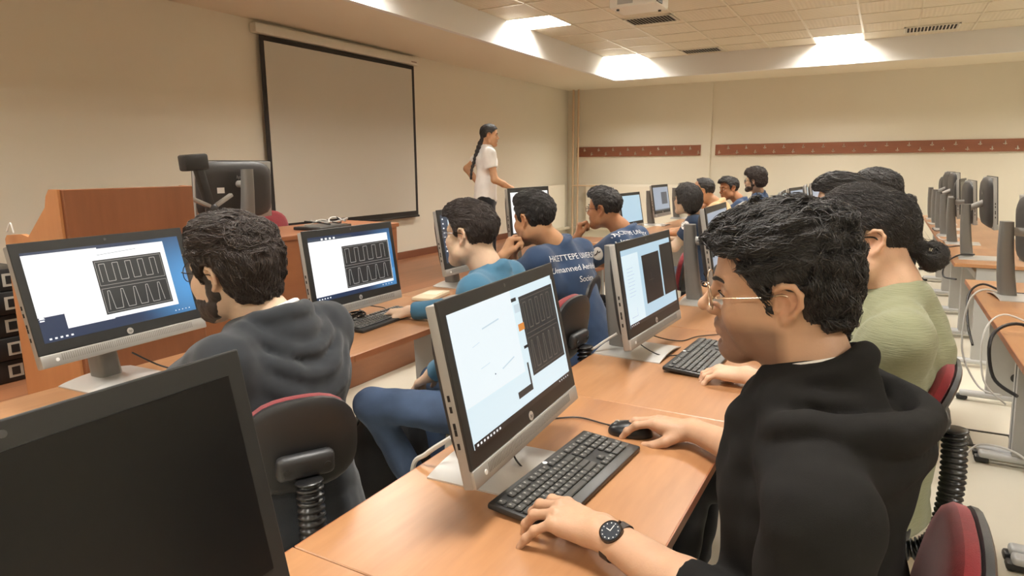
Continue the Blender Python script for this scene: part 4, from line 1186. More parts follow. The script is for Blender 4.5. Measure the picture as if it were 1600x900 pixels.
def person(label, H, yaw, pitch, roll, N, o, group=None):
    """H head centre, N neck base; o the rest of the figure. All points in world space."""
    H = np.array(H, float); N = np.array(N, float); sc = o.get('scale', 1.0)
    hip = np.array(o['hip'], float)
    root = empty('person', (hip[0], hip[1], 0), 0, label, 'person', group)
    rootM = np.array((hip[0], hip[1], 0))
    Rm = np.array((RZ(yaw) @ RY(pitch) @ RX(roll)).to_3x3())
    def W(V): return H + (np.asarray(V) * sc) @ Rm.T
    def HL(p): return (Rm.T @ (np.array(p, float) - H)) / sc
    hm = Matrix(((*[Rm[0][i] * sc for i in range(3)], H[0] - rootM[0]), (*[Rm[1][i] * sc for i in range(3)], H[1] - rootM[1]), (*[Rm[2][i] * sc for i in range(3)], H[2]), (0, 0, 0, 1)))
    # --- body skin
    hh = o.get('hres', .0036)
    v = head_vol(hh, HL(N - np.array((0, 0, .03))), o)
    hv, hf = v.mesh(); tint = head_tint(hv, o)
    hv[:, 2] = np.where((hv[:, 2] < 0) & (hv[:, 2] > -.15), hv[:, 2] * o.get('fs', 1.0), hv[:, 2]); allV = [W(hv)]; allF = [hf]; allT = [tint]; off = len(hv)
    def push(V, F, t=None):
        nonlocal off
        allV.append(V); allF.append(F + off); allT.append(np.ones((len(V), 3)) if t is None else t); off += len(V)
    f = nv((math.cos(o['face']), math.sin(o['face']), 0)); l = np.array((-f[1], f[0], 0)); up = np.array((0, 0, 1.0))
    sw = o.get('sw', .185) * sc
    shL = np.array(o.get('shL', N + l * sw - up * .055 - f * .01)); shR = np.array(o.get('shR', N - l * sw - up * .055 - f * .01))
    arms = {}
    for sd, sh, s_ in (('L', shL, -1), ('R', shR, 1)):
        el = np.array(o['el' + sd], float); wr = np.array(o['wr' + sd], float); arms[sd] = (sh, el, wr)
        fw = np.array(o.get('hf' + sd, wr - el), float); u_ = np.array(o.get('hu' + sd, (0, 0, 1)), float)
        res = o.get('ares', .0035)
        pts = np.stack([el, wr, wr + nv(fw) * .2]); lo = pts.min(0) - .07; hi = pts.max(0) + .07
        av = Vol(lo, hi, res)
        hand_prims(av, wr, fw, u_, s_, POSES[o.get('pose' + sd, 'type')] if isinstance(o.get('pose' + sd, 'type'), str) else o['pose' + sd], o.get('hand', 1.0) * sc, fore=el, kk=1.0)
        av.cone(sh * .35 + el * .65, el, .045 * sc, .040 * sc, k=.02)
        V, F = av.mesh(); push(V, F)
        uv = Vol(np.minimum(sh, el) - .08, np.maximum(sh, el) + .08, .007)
        uv.cone(sh, el, .048 * sc, .041 * sc, k=.02); V, F = uv.mesh(); push(V, F)
    # core and legs, inside the clothes
    pel = hip + np.array((0, 0, 0.0)); chest = N * .62 + pel * .38
    kL = np.array(o.get('knL', hip + f * .42 + l * .12)); kR = np.array(o.get('knR', hip + f * .42 - l * .12))
    aL = np.array(o.get('anL', (*(kL[:2] + f[:2] * .03), .09))); aR = np.array(o.get('anR', (*(kR[:2] + f[:2] * .03), .09)))
    hL, hR = hip + l * .09, hip - l * .09
    P = np.stack([N, pel, shL, shR, kL, kR, aL, aR]); cv = Vol(P.min(0) - .16, P.max(0) + .16, .014)
    cv.cone(pel, chest, .10 * sc, .09 * sc, k=.03).cone(shL - up * .02, shR - up * .02, .035, .035, k=.02).cone(chest, N - up * .06, .075 * sc, .035, k=.02)
    for a, b, c in ((hL, kL, aL), (hR, kR, aR)): cv.cone(a, b, .07, .05, k=.04).cone(b, c, .048, .032, k=.03)
    V, F = cv.mesh(); push(V, F)
    me, _ = np_mesh('body', np.concatenate(allV) - rootM, np.concatenate(allF), np.concatenate(allT), smooth_it=1)
    link('body', me, o['skin'], root)
    # --- eyes and brows
    for s in (-1, 1):
        e = MB(); e.ball((0, 0, 0), .0128, n=20)
        for fc in e.bm.faces:
            c = fc.calc_center_median(); 
            fc.material_index = 2 if c.x > .0122 else (1 if c.x > .0112 else 0)
        em = e.mesh('eye', True, 0)
        link('eye', em, [M_EYEW, M_IRIS, M_BLACKP], root, hm @ T(.0772, s * .032, -.0045) @ RZ(-s * R(3)) @ RY(R(o.get('gaze', 6))))
        bpts = [(.0955, .012, .0165), (.096, .022, .0215), (.091, .034, .0245), (.082, .046, .022), (.074, .053, .016)]
        bb = MB().tube(bez([(p[0], s * p[1], p[2]) for p in bpts], 4), .003, n=8, radii=[.0020 + .0016 * math.sin(math.pi * min(1, (i + 2) / 14)) for i in range(17)])
        bb.build('eyebrow', M_LASH, root, hm, smooth=True)
        MB().tube(bez([(.0885, s * .018, -.0015), (.0915, s * .032, .0025), (.083, s * .047, -.002)], 4), .0011, n=6).build('eyelashes', M_LASH, root, hm, smooth=True)
    # --- hair
    if o.get('hair'):
        hvv = hair_vol(o.get('hairres', .0045), o); V, F = hvv.mesh()
        parts_V, parts_F, n0 = [V], [F], len(V)
        nl = o.get('locks', 350)
        if nl:
            LV, LF = add_locks(V, F, nl, o.get('lockL', .035), o.get('lockr', .003), combs(o.get('comb', 'fwd')), o.get('seed', 1), o.get('lift', .004), o.get('curl', .5), sel=lambda B: 1.0 - .97 * ((np.abs(B[:, 1]) > .05) & (B[:, 0] > -.040) & (B[:, 0] < .022) & (B[:, 2] < .045)), cap=o.get('cap', .004))
            parts_V.append(LV); parts_F.append(LF + n0); n0 += len(LV)
        me, _ = np_mesh('hair', np.concatenate(parts_V), np.concatenate(parts_F), smooth_it=0)
        link('hair', me, o.get('hairmat', M_HAIR), root, hm)
    if o.get('beard'):
        bv = Vol((-.03, -.09, -.15), (.13, .09, 0.02), .0038)
        t_ = o['beard']
        for s in (-1, 1):
            bv.cone((.020, s * .069, .0), (-.000, s * .068, -.04), .0095 + t_ * .2, .012 + t_ * .3, k=.012)
            bv.cone((.000, s * .064, -.045), (.014, s * .056, -.080), .019, .018 + t_ * .3, k=.02)
            bv.cone((.014, s * .055, -.082), (.076, s * .016, -.106), .018 + t_ * .3, .018 + t_, k=.02)
            bv.ell((.044, s * .046, -.076), (.034, .025, .028), k=.02)
            bv.cone((.103, s * .002, -.0555), (.093, s * .024, -.060), .0045 + t_ * .3, .004, k=.004)
            bv.cone((.093, s * .024, -.060), (.088, s * .024, -.085), .005, .008, k=.008)
        bv.ell((.084, 0, -.106), (.018 + t_, .024, .017 + t_), k=.02)
        bv.wrinkle(.0014, 260, 9, 6)
        V, F = bv.mesh(); me, _ = np_mesh('beard', V, F, smooth_it=0); link('beard', me, o.get('hairmat', M_HAIR), root, hm)
    # --- glasses
    if o.get('glasses'):
        gk, gm = o['glasses'], o.get('gmat')
        g = MB()
        rr = {'round': (.024, .022, 2.2), 'rect': (.0265, .0165, 4.0)}[gk]; gr = o.get('gr', .0011)
        for s in (-1, 1):
            ring = []; n = 28
            for i in range(n):
                a = 2 * math.pi * i / n; c_, s__ = math.cos(a), math.sin(a); q = rr[2]; m_ = (abs(c_) ** q + abs(s__) ** q) ** (-1 / q)
                yy = .033 + rr[0] * c_ * m_; zz = -.004 + rr[1] * s__ * m_
                ring.append((.1085 - .20 * max(0, yy - .02) - .0 * zz, s * yy, zz))
            g.tube(ring, gr, n=6, closed=True)
            lz = MB(); lz.bm.faces.new([lz.bm.verts.new(Vector(p)) for p in ring])
            ls = (s, lz)
            g.tube(bez([(.1085 - .2 * .039, s * (.033 + rr[0]), .002), (.09, s * .068, .003), (.03, s * .0795, .003), (-.005, s * .0795, .003), (-.022, s * .079, -.016)], 6), gr * 1.05, n=6)
            o.setdefault('_l', []).append(lz)
        g.tube(bez([(.108, -.010, .004), (.113, 0, .008), (.108, .010, .004)], 5), gr, n=6)
        go = g.build('glasses', gm, root, hm, smooth=True)
        for lz in o.pop('_l'): lz.build('lens', lens_mat(), go)
    # --- top garment
    tm, kind = o['top_mat'], o.get('top_kind', 't_shirt')
    res = o.get('cres', .009)
    P = np.stack([N, pel, shL, shR] + [np.array(arms[s][1]) for s in 'LR'] + [np.array(arms[s][2]) for s in 'LR'])
    cv = Vol(P.min(0) - .22, P.max(0) + .16, res)
    big = o.get('bulk', 1.0); A = frame(f, up)
    spine = pel - N; lean = nv(N - pel); Ct = frame(np.cross(l, lean), lean)
    ch = N - lean * .19 * sc + Ct[:, 0] * .015; ab = pel + lean * .16; pv = pel + lean * .02
    cv.ell(ch, (.125 * big, .178 * sc * o.get('wide', 1), .17), Rm=Ct, k=.05)
    cv.ell(ab, (.130 * big, .165 * big, .17), Rm=Ct, k=.07)
    cv.ell(pv, (.150 * big, .185 * big, .12), Rm=Ct, k=.07)
    cv.cone(ch, ab, .115 * big, .125 * big, k=.06)
    up_ = N - up * .038 + f * .012
    for sd in 'LR':
        sh, el, wr = arms[sd]
        cv.cone(up_, sh, max(.058, o.get('neck_r', .056) * 1.16), .066 * o.get('shr', 1), k=.05)
        if not o.get('ak'): cv.ell(sh - lean * .10 - l * (.03 if sd == 'L' else -.03) * 1, (.07, .06, .10), Rm=Ct, k=.05)
        if kind == 't_shirt':
            e = sh * (1 - o.get('slv', .62)) + el * o.get('slv', .62)
            cv.cone(sh, e, .066 * o.get('shr', 1), .064, k=.03)
        else:
            ln = o.get('slv' + sd, .95)    # fraction of the forearm covered
            e = el * (1 - ln) + wr * ln
            cv.cone(sh, el, .068 * o.get('shr', 1), .058 * o.get('shr', 1), k=o.get('ak', .035))
            cv.cone(el, e, .057 * o.get('shr', 1), o.get('cuff', .042), k=.03)
    # collar ring and hood
    nkd = nv(H + Rm @ np.array((-.03, 0, -.06)) * sc - N); cf = frame(np.cross(l, nkd) if np.linalg.norm(np.cross(l, nkd)) > .1 else f, nkd)
    rn = o.get('neck_r', .056) * sc; n2 = nv(nv(nkd) * .45 + up * .55); cf2 = frame(np.cross(l, n2), n2)
    cv.cone(N - f * .016 - up * .026, N - f * .03 - up * .13, rn * 1.16, .11, k=.04)
    cr = []
    for i in range(17):
        a = 2 * math.pi * i / 16
        cr.append(N + cf2 @ np.array(((rn * 1.1 + .004) * math.cos(a) * 1.04, (rn * 1.1 + .004) * math.sin(a) * 1.04, .012 - .006 * math.cos(a))))
    if not o.get('noring'): cv.chain([(p, .0075) for p in cr], k=.016)
    if kind == 'hoodie':
        cv.ell(N - f * .02 - up * .012, (.088, .094, .046), k=.03)
        hd = o['hood']; a0, b0, c0 = hd['U'][0][:3]
        dome = N - f * (b0 * .18) - up * hd.get('dz', .05)
        cv.ell(dome, (b0 * .95, a0 * .98, .055), Rm=frame(f * math.cos(hd.get('tilt', .15)) + up * math.sin(hd.get('tilt', .15)), up * math.cos(hd.get('tilt', .15)) - f * math.sin(hd.get('tilt', .15))), k=.04)
        for (a_, b_, c_, r_, zs) in hd['U']:
            pts = []
            for i in range(33):
                th = R(-128 + 256 * i / 32); cs = math.cos(th)
                z_ = zs + (-c_ - zs) * max(0, cs) ** 1.15 - .05 * max(0, -cs)
                fb = -b_ * cs if cs > 0 else .075 * -cs
                pts.append((N + f * fb + l * a_ * math.sin(th) * (1 - .10 * max(0, cs) ** 3) + up * z_, r_ * (1 - .25 * max(0, -cs))))
            cv.chain(pts, k=hd.get('k', .012))
        for s in (-1, 1):
            cv.chain([(N + f * .05 + l * s * .085 - up * .015, .026), (N + f * .09 + l * s * .055 - up * .06, .02), (N + f * .115 + l * s * .035 - up * .14, .014)], k=.03)
        for (p_, r_) in hd.get('pocket', []):
            cv.ell(N + f * p_[0] + l * p_[1] + up * p_[2], r_, Rm=frame(f, up), k=.014, sub=True)
    if kind == 'collar':
        for s in (-1, 1):
            cv.chain([(N - f * .055 + up * .035, .012), (N + l * s * .06 - f * .01 + up * .025, .013), (N + l * s * .05 + f * .06 - up * .01, .012)], k=.01)
            cv.chain([(N - f * .075 + up * .012, .012), (N + l * s * .078 - f * .015 + up * .0, .012), (N + l * s * .06 + f * .075 - up * .035, .01)], k=.01)
    if o.get('inner') is not None:
        MB().tube([tuple(N + cf2 @ np.array(((rn * 1.07 + .002) * math.cos(a), (rn * 1.07 + .002) * math.sin(a), o.get('inner_z', .040) - .010 * math.cos(a))) - rootM) for a in [i * 2 * math.pi / 32 for i in range(32)]], o.get('inner_r', .007), n=8, closed=True).build('undershirt_collar', o['inner'], root, smooth=True)
    for (a, b, r1, r2, kk, sub) in o.get('folds', []): cv.cone(a, b, r1, r2, kk, sub)
    cv.wrinkle(o.get('wr_amp', .0028), 34, o.get('seed', 1) + 5, 6, aniso=(1, 1, .6))
    cv.wrinkle(o.get('wr_amp', .0028) * .5, 80, o.get('seed', 1) + 9, 5)
    # openings: keep the neck free, trim the sleeve ends
    for sd in 'LR':
        sh, el, wr = arms[sd]
        if kind == 't_shirt':
            u = nv(el - sh); e = sh * (1 - o.get('slv', .62)) + el * o.get('slv', .62)
        else:
            ln = o.get('slv' + sd, .95); e = el * (1 - ln) + wr * ln; u = nv(wr - el)
        cv.cone(e + u * .092, e + u * .16, .09, .09, k=.008, sub=True)
    V, F = cv.mesh(); me, SV = np_mesh(kind if kind != 'collar' else 'shirt', V - rootM, F, smooth_it=2)
    name = {'t_shirt': 't_shirt', 'hoodie': 'hoodie', 'collar': 'shirt'}[kind]
    top = link(name, me, tm, root)
    bvh = BVHTree.FromPolygons([tuple(p) for p in SV], [tuple(int(i) for i in q) for q in F])
    def decal(nm, text, size, origin, right, upv, m, lift=.002):
        """lettering laid onto the garment's surface"""
        r_, u_ = nv(right), nv(upv); n_ = np.cross(r_, u_)
        c = small_text(text, size, m, top, None, 0, 0.0, nm); me = c.data
        tb = bmesh.new(); tb.from_mesh(me); bmesh.ops.triangulate(tb, faces=tb.faces)
        for _ in range(3):
            le = [e_ for e_ in tb.edges if e_.calc_length() > .008]
            if le: bmesh.ops.subdivide_edges(tb, edges=le, cuts=1); bmesh.ops.triangulate(tb, faces=tb.faces)
        tb.to_mesh(me); tb.free()
        O = np.array(origin) - rootM
        for vt in me.vertices:
            p = O + r_ * vt.co.x + u_ * vt.co.y
            h_ = bvh.ray_cast(Vector(p + n_ * .25), Vector(-n_), .6)
            if h_[0] is None: h_ = bvh.find_nearest(Vector(p))
            vt.co = h_[0] + (h_[1] if h_[1].dot(Vector(n_)) > -.2 else Vector(n_)) * lift
        return c
    def disc(nm, r, origin, nrm, m, lift=.002, mark=True):
        n_ = nv(nrm); r_ = nv(np.cross((0, 0, 1), n_)); u_ = np.cross(n_, r_); O = np.array(origin) - rootM
        b = MB()
        def pp(x, y, lf):
            p = O + r_ * x + u_ * y; h_ = bvh.ray_cast(Vector(p + n_ * .2), Vector(-n_), .5)
            return (h_[0] + Vector(n_) * lf) if h_[0] is not None else Vector(p)
        rings = [[pp(r * q * math.cos(a * math.pi / 12), r * q * math.sin(a * math.pi / 12), lift) for a in range(24)] for q in (.25, .5, .75, 1)]
        b.loft(rings, cap=False); b.bm.faces.new([b.bm.verts.new(p) for p in rings[0]])
        d_ = b.build(nm, m, top)
        if mark:
            q = MB(); pts = [pp(r * .6 * x, r * .6 * y, lift + .0015) for x, y in ((-.9, -.5), (-.2, -.1), (.1, .7), (.4, .2), (.9, .5))]
            q.tube(pts, r * .09, n=5); q.build('emblem_mark', M_BLACKP, d_)
        return d_
    # --- trousers
    pm = o.get('pants_mat')
    if pm is not None:
        P = np.stack([pel, kL, kR, aL, aR]); pv_ = Vol(P.min(0) - .19, P.max(0) + .16, o.get('pres', .011))
        pv_.ell(pel - up * .01, (.155 * big, .18 * big, .10), Rm=frame(f, up), k=.05)
        for a, b, c in ((hL, kL, aL), (hR, kR, aR)):
            pv_.cone(a, b, .086, .066, k=.05).cone(b, c + nv(b - c) * .03, .064, .052, k=.03)
        pv_.wrinkle(.004, 30, 17, 5); pv_.wrinkle(.002, 75, 18, 4)
        V, F = pv_.mesh(); me, _ = np_mesh('trousers', V - rootM, F, smooth_it=2); link('trousers', me, pm, root)
    for an, kn in ((aL, kL), (aR, kR)):
        fd = nv((f[0], f[1], 0)); sv = Vol(an - .2 - .0, an + .25, .008)
        g = np.array((0, 0, 1.0)) * (an[2] - .028)
        A_ = an - g
        sv.cone(A_ - fd * .035, A_ + fd * .10, .034, .036, k=.02); sv.cone(A_ + fd * .10, A_ + fd * .17, .037, .026, k=.02); sv.cone(A_ - fd * .02, an, .036, .034, k=.03)
        V, F = sv.mesh(); V = V.copy(); V[:, 2] = np.maximum(V[:, 2], .002); me, _ = np_mesh('shoe', V - rootM, F, smooth_it=1); link('shoe', me, o.get('shoe_mat', M_BLACKP), root)
    return dict(root=root, decal=decal, disc=disc, arms=arms, f=f, l=l, hm=hm, rootM=rootM, W=W)

def sleeve_text(P, lines, origin, right, upv, m, size=.034, gap=.052):
    o_ = np.array(origin, float)
    for i, t in enumerate(lines):
        P['decal']('lettering', t, size if i == 0 else size * .98, o_ - nv(upv) * gap * i, right, upv, m)
# ------------------------------------------------------------------ keyboards, mice, small things on the desks
def keyboard(x, y, rz, label, keys=True, group='black keyboards'):
    """local +x towards the user, long side along y"""
    root = empty('keyboard', (x, y, DESK_Z), rz, label, 'keyboard', group)
    Tl = T(0, 0, .012) @ RY(R(3.2))
    b = MB(); b.box((.003, 0, 0), (.158, .445, .014), bev=.005, seg=2); b.build('case', M_KEYB, root, Tl, smooth=True)
    MB().box((-.005, 0, .0072), (.118, .43, .001)).build('key_well', mat('key_well', (24, 23, 22), rough=.5), root, Tl)
    u = .0188
    rows = []
    x0 = -.050
    # (row x, list of (start, width)) in key units from the left
    main = [[(0, 1), (2, 1), (3, 1), (4, 1), (5, 1), (6.5, 1), (7.5, 1), (8.5, 1), (9.5, 1), (11, 1), (12, 1), (13, 1), (14, 1)],
            [(i, 1) for i in range(13)] + [(13, 2)], [(0, 1.5)] + [(1.5 + i, 1) for i in range(12)] + [(13.5, 1.5)],
            [(0, 1.75)] + [(1.75 + i, 1) for i in range(11)] + [(12.75, 2.25)], [(0, 2.25)] + [(2.25 + i, 1) for i in range(10)] + [(12.25, 2.75)],
            [(0, 1.25), (1.25, 1.25), (2.5, 1.25), (3.75, 6.25), (10, 1.25), (11.25, 1.25), (12.5, 1.25), (13.75, 1.25)]]
    extra = [[(15.3, 1), (16.3, 1), (17.3, 1)], [(15.3, 1), (16.3, 1), (17.3, 1)], [(15.3, 1), (16.3, 1), (17.3, 1)], [], [(16.3, 1)], [(15.3, 1), (16.3, 1), (17.3, 1)]]
    pad = [[(18.6 + i, 1) for i in range(4)], [(18.6 + i, 1) for i in range(4)], [(18.6 + i, 1) for i in range(4)], [(18.6 + i, 1) for i in range(3)], [(18.6 + i, 1) for i in range(4)], [(18.6, 2), (20.6, 1)]]
    allk = []
    for r in range(6):
        xx = x0 + r * u + (.004 if r else 0)
        for (s, w) in main[r] + extra[r] + pad[r]:
            allk.append((xx, -.2145 + (s + w / 2) * u, w * u - .0026))
    cache = {}
    n = 0; rest = MB()
    for (kx, ky, w) in allk:
        if keys and n < 100:
            key = round(w, 4)
            if key not in cache:
                me = MB().box((0, 0, 0), (u - .003, w, .0055), bev=.0018, seg=1).mesh('key'); me.materials.append(M_KEY); cache[key] = me
            k = link('key', cache[key], None, root, Tl @ T(kx, ky, .0098)); n += 1
        else:
            rest.box((kx, ky, .0098), (u - .003, w, .0055), bev=.0016 if keys else 0, seg=1)
    o = rest.build('keys', M_KEY, root, Tl)
    if keys: o['kind'] = 'stuff'
    if keys:
        g = MB()
        random.seed(5)
        for (kx, ky, w) in allk:
            if w > .03: continue
            g.box((kx - .002, ky - .002, .01265), (.0045, .0035, .0002)); 
        o = g.build('key_legends', mat('legend_grey', (150, 148, 142), rough=.5), root, Tl); o['kind'] = 'stuff'
        MB().cyl((-.066, .0, .0072), (-.066, .0, .0078), .006, n=16).build('logo_disc', M_WHITEM, root, Tl)
    return root

def mouse(x, y, rz, label):
    root = empty('computer_mouse', (x, y, DESK_Z), rz, label, 'mouse', 'black mice')
    v = Vol((-.075, -.05, -.02), (.075, .05, .06), .0025)
    v.ell((.006, 0, .006), (.056, .0315, .032), k=.01); v.ell((-.02, 0, .006), (.036, .029, .024), k=.01)
    V, F = v.mesh(); V = V.copy(); V[:, 2] = np.maximum(V[:, 2], .001)
    me, _ = np_mesh('body', V, F, smooth_it=1); link('shell', me, mat('mouse_black', (30, 30, 31), rough=.3), root)
    MB().cyl((-.032, -.003, .026), (-.032, .003, .026), .009, n=14).build('scroll_wheel', M_SILVERP, root, smooth=True)
    MB().box((-.03, 0, .0295), (.045, .001, .002), RY(R(-14))).build('button_seam', M_DARK, root)
    return root

def cable(pts, r, m, label, group='desk cables'):
    o = MB().tube(bez(pts, 7), r, n=7).build('cable', m, smooth=True)
    return tag(o, label, 'cable', group)
Z0 = DESK_Z
keyboard(-.568, 1.27, R(-3), 'black keyboard under the left hand of the black hoodie student')
mouse(-.535, 1.575, R(8), 'black mouse under the right hand of the black hoodie student')
keyboard(-.53, 2.35, R(-2), 'black keyboard in front of the green shirt student')
keyboard(-2.0 + .02, 2.27, R(3), 'black keyboard below the second computer of the first row')
keyboard(-1.93, 1.15, R(2), 'black keyboard hidden behind the grey hoodie student', keys=False)
keyboard(-1.93, 3.3, 0, 'black keyboard in front of the teal shirt student', keys=False)
keyboard(.95, 4.25, R(-4), 'black keyboard behind the first computer of the right row', keys=False)
cable([(-.66, 1.24, Z0 + .006), (-.70, 1.25, Z0 + .03), (-.735, 1.30, Z0 + .05), (-.73, 1.36, Z0 + .05), (-.76, 1.38, Z0 + .09), (-.79, 1.37, Z0 + .12)], .0022, M_CABLE, 'black keyboard cable curling over the silver base of the foreground computer')
cable([(-.572, 1.583, Z0 + .010), (-.62, 1.60, Z0 + .005), (-.70, 1.61, Z0 + .004), (-.77, 1.55, Z0 + .004), (-.80, 1.47, Z0 + .01), (-.78, 1.40, Z0 + .05)], .0022, M_CABLE, 'thin black mouse cable arching from the mouse toward the foreground computer')
cable([(-.61, 2.35, Z0 + .006), (-.66, 2.30, Z0 + .01), (-.70, 2.27, Z0 + .03), (-.77, 2.32, Z0 + .05), (-.80, 2.36, Z0 + .09)], .0022, M_CABLE, 'black cable from keyboard to the second computer of the middle row')
cable([(-.52, 2.75, Z0 + .006), (-.62, 2.66, Z0 + .004), (-.66, 2.56, Z0 + .004), (-.72, 2.50, Z0 + .02), (-.79, 2.42, Z0 + .06)], .0022, M_CABLE, 'black mouse cable with a kink before the green shirt student')
cable([(-.83, 1.18, Z0 + .08), (-.895, 1.17, Z0 + .03), (-.935, 1.165, Z0 - .02), (-.93, 1.16, Z0 - .2)], .006, M_CABLEW, 'pale power cables falling behind the foreground computer')
cable([(-.83, 2.27, Z0 + .08), (-.895, 2.24, Z0 + .03), (-.935, 2.22, Z0 - .02), (-.93, 2.2, Z0 - .2)], .005, M_CABLEW, 'pale power cable falling behind the second computer of the middle row')
cable([(-2.06, 2.32, Z0 + .006), (-2.10, 2.45, Z0 + .01), (-2.14, 2.40, Z0 + .03), (-2.17, 2.28, Z0 + .06)], .0025, M_CABLE, 'black cable lying over the base of the second computer, first row')
cable([(-2.06, 1.45, Z0 + .004), (-2.10, 1.36, Z0 + .006), (-2.16, 1.32, Z0 + .02), (-2.2, 1.25, Z0 + .08)], .003, M_CABLE, 'black cable trailing from the leftmost computer to the grey hoodie student')
# coiled cable bundle on base of second computer (first row)
pts = []
for k in range(60):
    a = k * .75; pts.append((-2.035 + .022 * math.cos(a) + .008 * math.sin(3.1 * a), 2.18 + .05 * math.sin(a * .93), Z0 + .028 + .012 * (1 + math.sin(a * .37))))
o = MB().tube(bez(pts, 3), .003, n=6).build('cable', M_CABLE, smooth=True); tag(o, 'bundled black cable coiled on the silver base of the second computer', 'cable', 'desk cables')
# folded pale card on row 1 desk
o = empty('folded_card', (-2.1, 2.83, Z0), R(12), 'pale folded card box lying on the desk between second and third computers', 'box')
MB().box((0, 0, .010), (.12, .24, .018), bev=.003).build('tray', mat('card_pale', (206, 190, 160), rough=.7), o, smooth=True)
MB().box((.0, .02, .020), (.09, .10, .004), bev=.001).build('flap', mat('card_pale2', (224, 210, 184), rough=.7), o)
# cables around the right-hand desks
cable([(.74, 4.24, Z0 + .02), (.62, 4.25, Z0 + .012), (.50, 4.22, Z0 + .035), (.44, 4.2, Z0 - .05), (.43, 4.1, Z0 - .28), (.5, 3.95, Z0 - .42), (.56, 3.7, Z0 - .38)], .005, M_CABLEW, 'white cable looping below the edge of the near right desk')
cable([(.76, 4.28, Z0 + .02), (.62, 4.34, Z0 + .012), (.52, 4.42, Z0 + .035), (.455, 4.36, Z0 - .02), (.45, 4.2, Z0 - .15), (.46, 4.0, Z0 - .22)], .006, M_CABLE, 'black cable hanging over the edge of the near right desk')
cable([(.80, 3.32, Z0 + .005), (.66, 3.3, Z0 + .006), (.52, 3.32, Z0 + .045), (.44, 3.3, Z0 - .02), (.45, 3.2, Z0 - .16), (.52, 3.1, Z0 - .2)], .007, M_CABLE, 'black cable drooping at the right picture edge')
cable([(.78, 3.40, Z0 + .005), (.64, 3.45, Z0 + .006), (.50, 3.5, Z0 + .045), (.43, 3.44, Z0 - .04), (.44, 3.35, Z0 - .22), (.52, 3.3, Z0 - .3)], .004, M_CABLEW, 'thin white cable drooping at the right picture edge')
cable([(.62, 5.9, Z0 + .03), (.52, 5.82, Z0 + .03), (.44, 5.76, Z0 - .03), (.43, 5.72, Z0 - .12), (.5, 5.6, Z0 - .12)], .006, M_CABLE, 'black cable over the corner of the far right desk')
for i, y in enumerate((6.6, 7.2, 8.1, 9.0)):
    cable([(.62, y, Z0 + .02), (.55, y - .15, Z0 + .03), (.50, y - .05, Z0 + .01), (.47, y + .1, Z0 + .02)], .005, M_CABLEW if i % 2 else M_CABLE, ['black cable on the desk between the raised and third right-row computers', 'white cable on the right-row desk beside the leaning computer', 'black cable on the desk in the middle of the far right row', 'white cable near the far end of the right row'][i])
# dark cable coil by the third middle-row computer
pts = []
for k in range(50):
    a = k * .8; pts.append((-.80 + .03 * math.cos(a), 3.62 + .05 * math.sin(a * .9), Z0 + .05 + .05 * (1 + math.sin(a * .33))))
o = MB().tube(bez(pts, 3), .005, n=6).build('cable', M_CABLE, smooth=True); tag(o, 'tangled black cable bundle behind the third computer of the middle row', 'cable', 'desk cables')
cable([(-.74, 3.3, Z0 + .01), (-.66, 3.25, Z0 + .02), (-.62, 3.32, Z0 + .004), (-.66, 3.5, Z0 + .06)], .003, M_CABLE, 'black cable arching beside the third computer of the middle row')

# floor things
o = empty('floor_outlet_frame', (.60, 4.08, 0), R(2), 'square floor outlet frame with a pale lid under the right desk', 'floor box')
b = MB()
for s in (-1, 1): b.box((s * .105, 0, .006), (.03, .24, .012), bev=.002, seg=1); b.box((0, s * .115, .006), (.24, .012, .012), bev=.002, seg=1)
b.build('frame', mat('outlet_frame', (70, 66, 58), rough=.5), o)
MB().box((0, 0, .003), (.18, .216, .005)).build('lid', mat('outlet_lid', (214, 206, 186), rough=.4), o)
for k in range(2): MB().box((-.105, .07 - .1 * k, .013), (.014, .03, .003)).build('latch', M_BLACKP, o)
cable([(.46, 3.72, .05), (.52, 3.78, .085), (.64, 3.74, .09), (.72, 3.60, .07), (.8, 3.5, .02)], .005, M_CABLEW, 'white cable lying over the grey desk feet at the right')

# loose desk feet at the right: front feet of the near right desks come from the desk builder

# backpack on the floor between the grey hoodie and teal shirt students
root = empty('backpack', (-1.80, 2.10, 0), R(-30), 'black backpack hanging beside the jeans of the teal shirt student', 'backpack')
v = Vol((-.25, -.25, -.02), (.25, .25, .66), .01)
v.ell((0, 0, .24), (.13, .17, .21), k=.05); v.ell((0, 0, .12), (.15, .18, .13), k=.05); v.ell((.08, 0, .2), (.08, .12, .13), k=.02); v.wrinkle(.006, 26, 3, 5)
V, F = v.mesh(); V = V.copy(); V[:, 2] = np.maximum(V[:, 2], .003); me, _ = np_mesh('bag', V, F, smooth_it=2); link('bag', me, mat('black_nylon', (22, 22, 24), rough=.75), root)
MB().tube(bez([(-.09, -.07, .40), (-.17, -.09, .32), (-.17, -.09, .2), (-.12, -.09, .08)], 6), .016, n=8).build('strap', M_BLACKP, root, smooth=True)
MB().tube(bez([(0, -.03, .43), (0, 0, .48), (0, .03, .43)], 6), .008, n=8).build('handle', M_BLACKP, root, smooth=True)

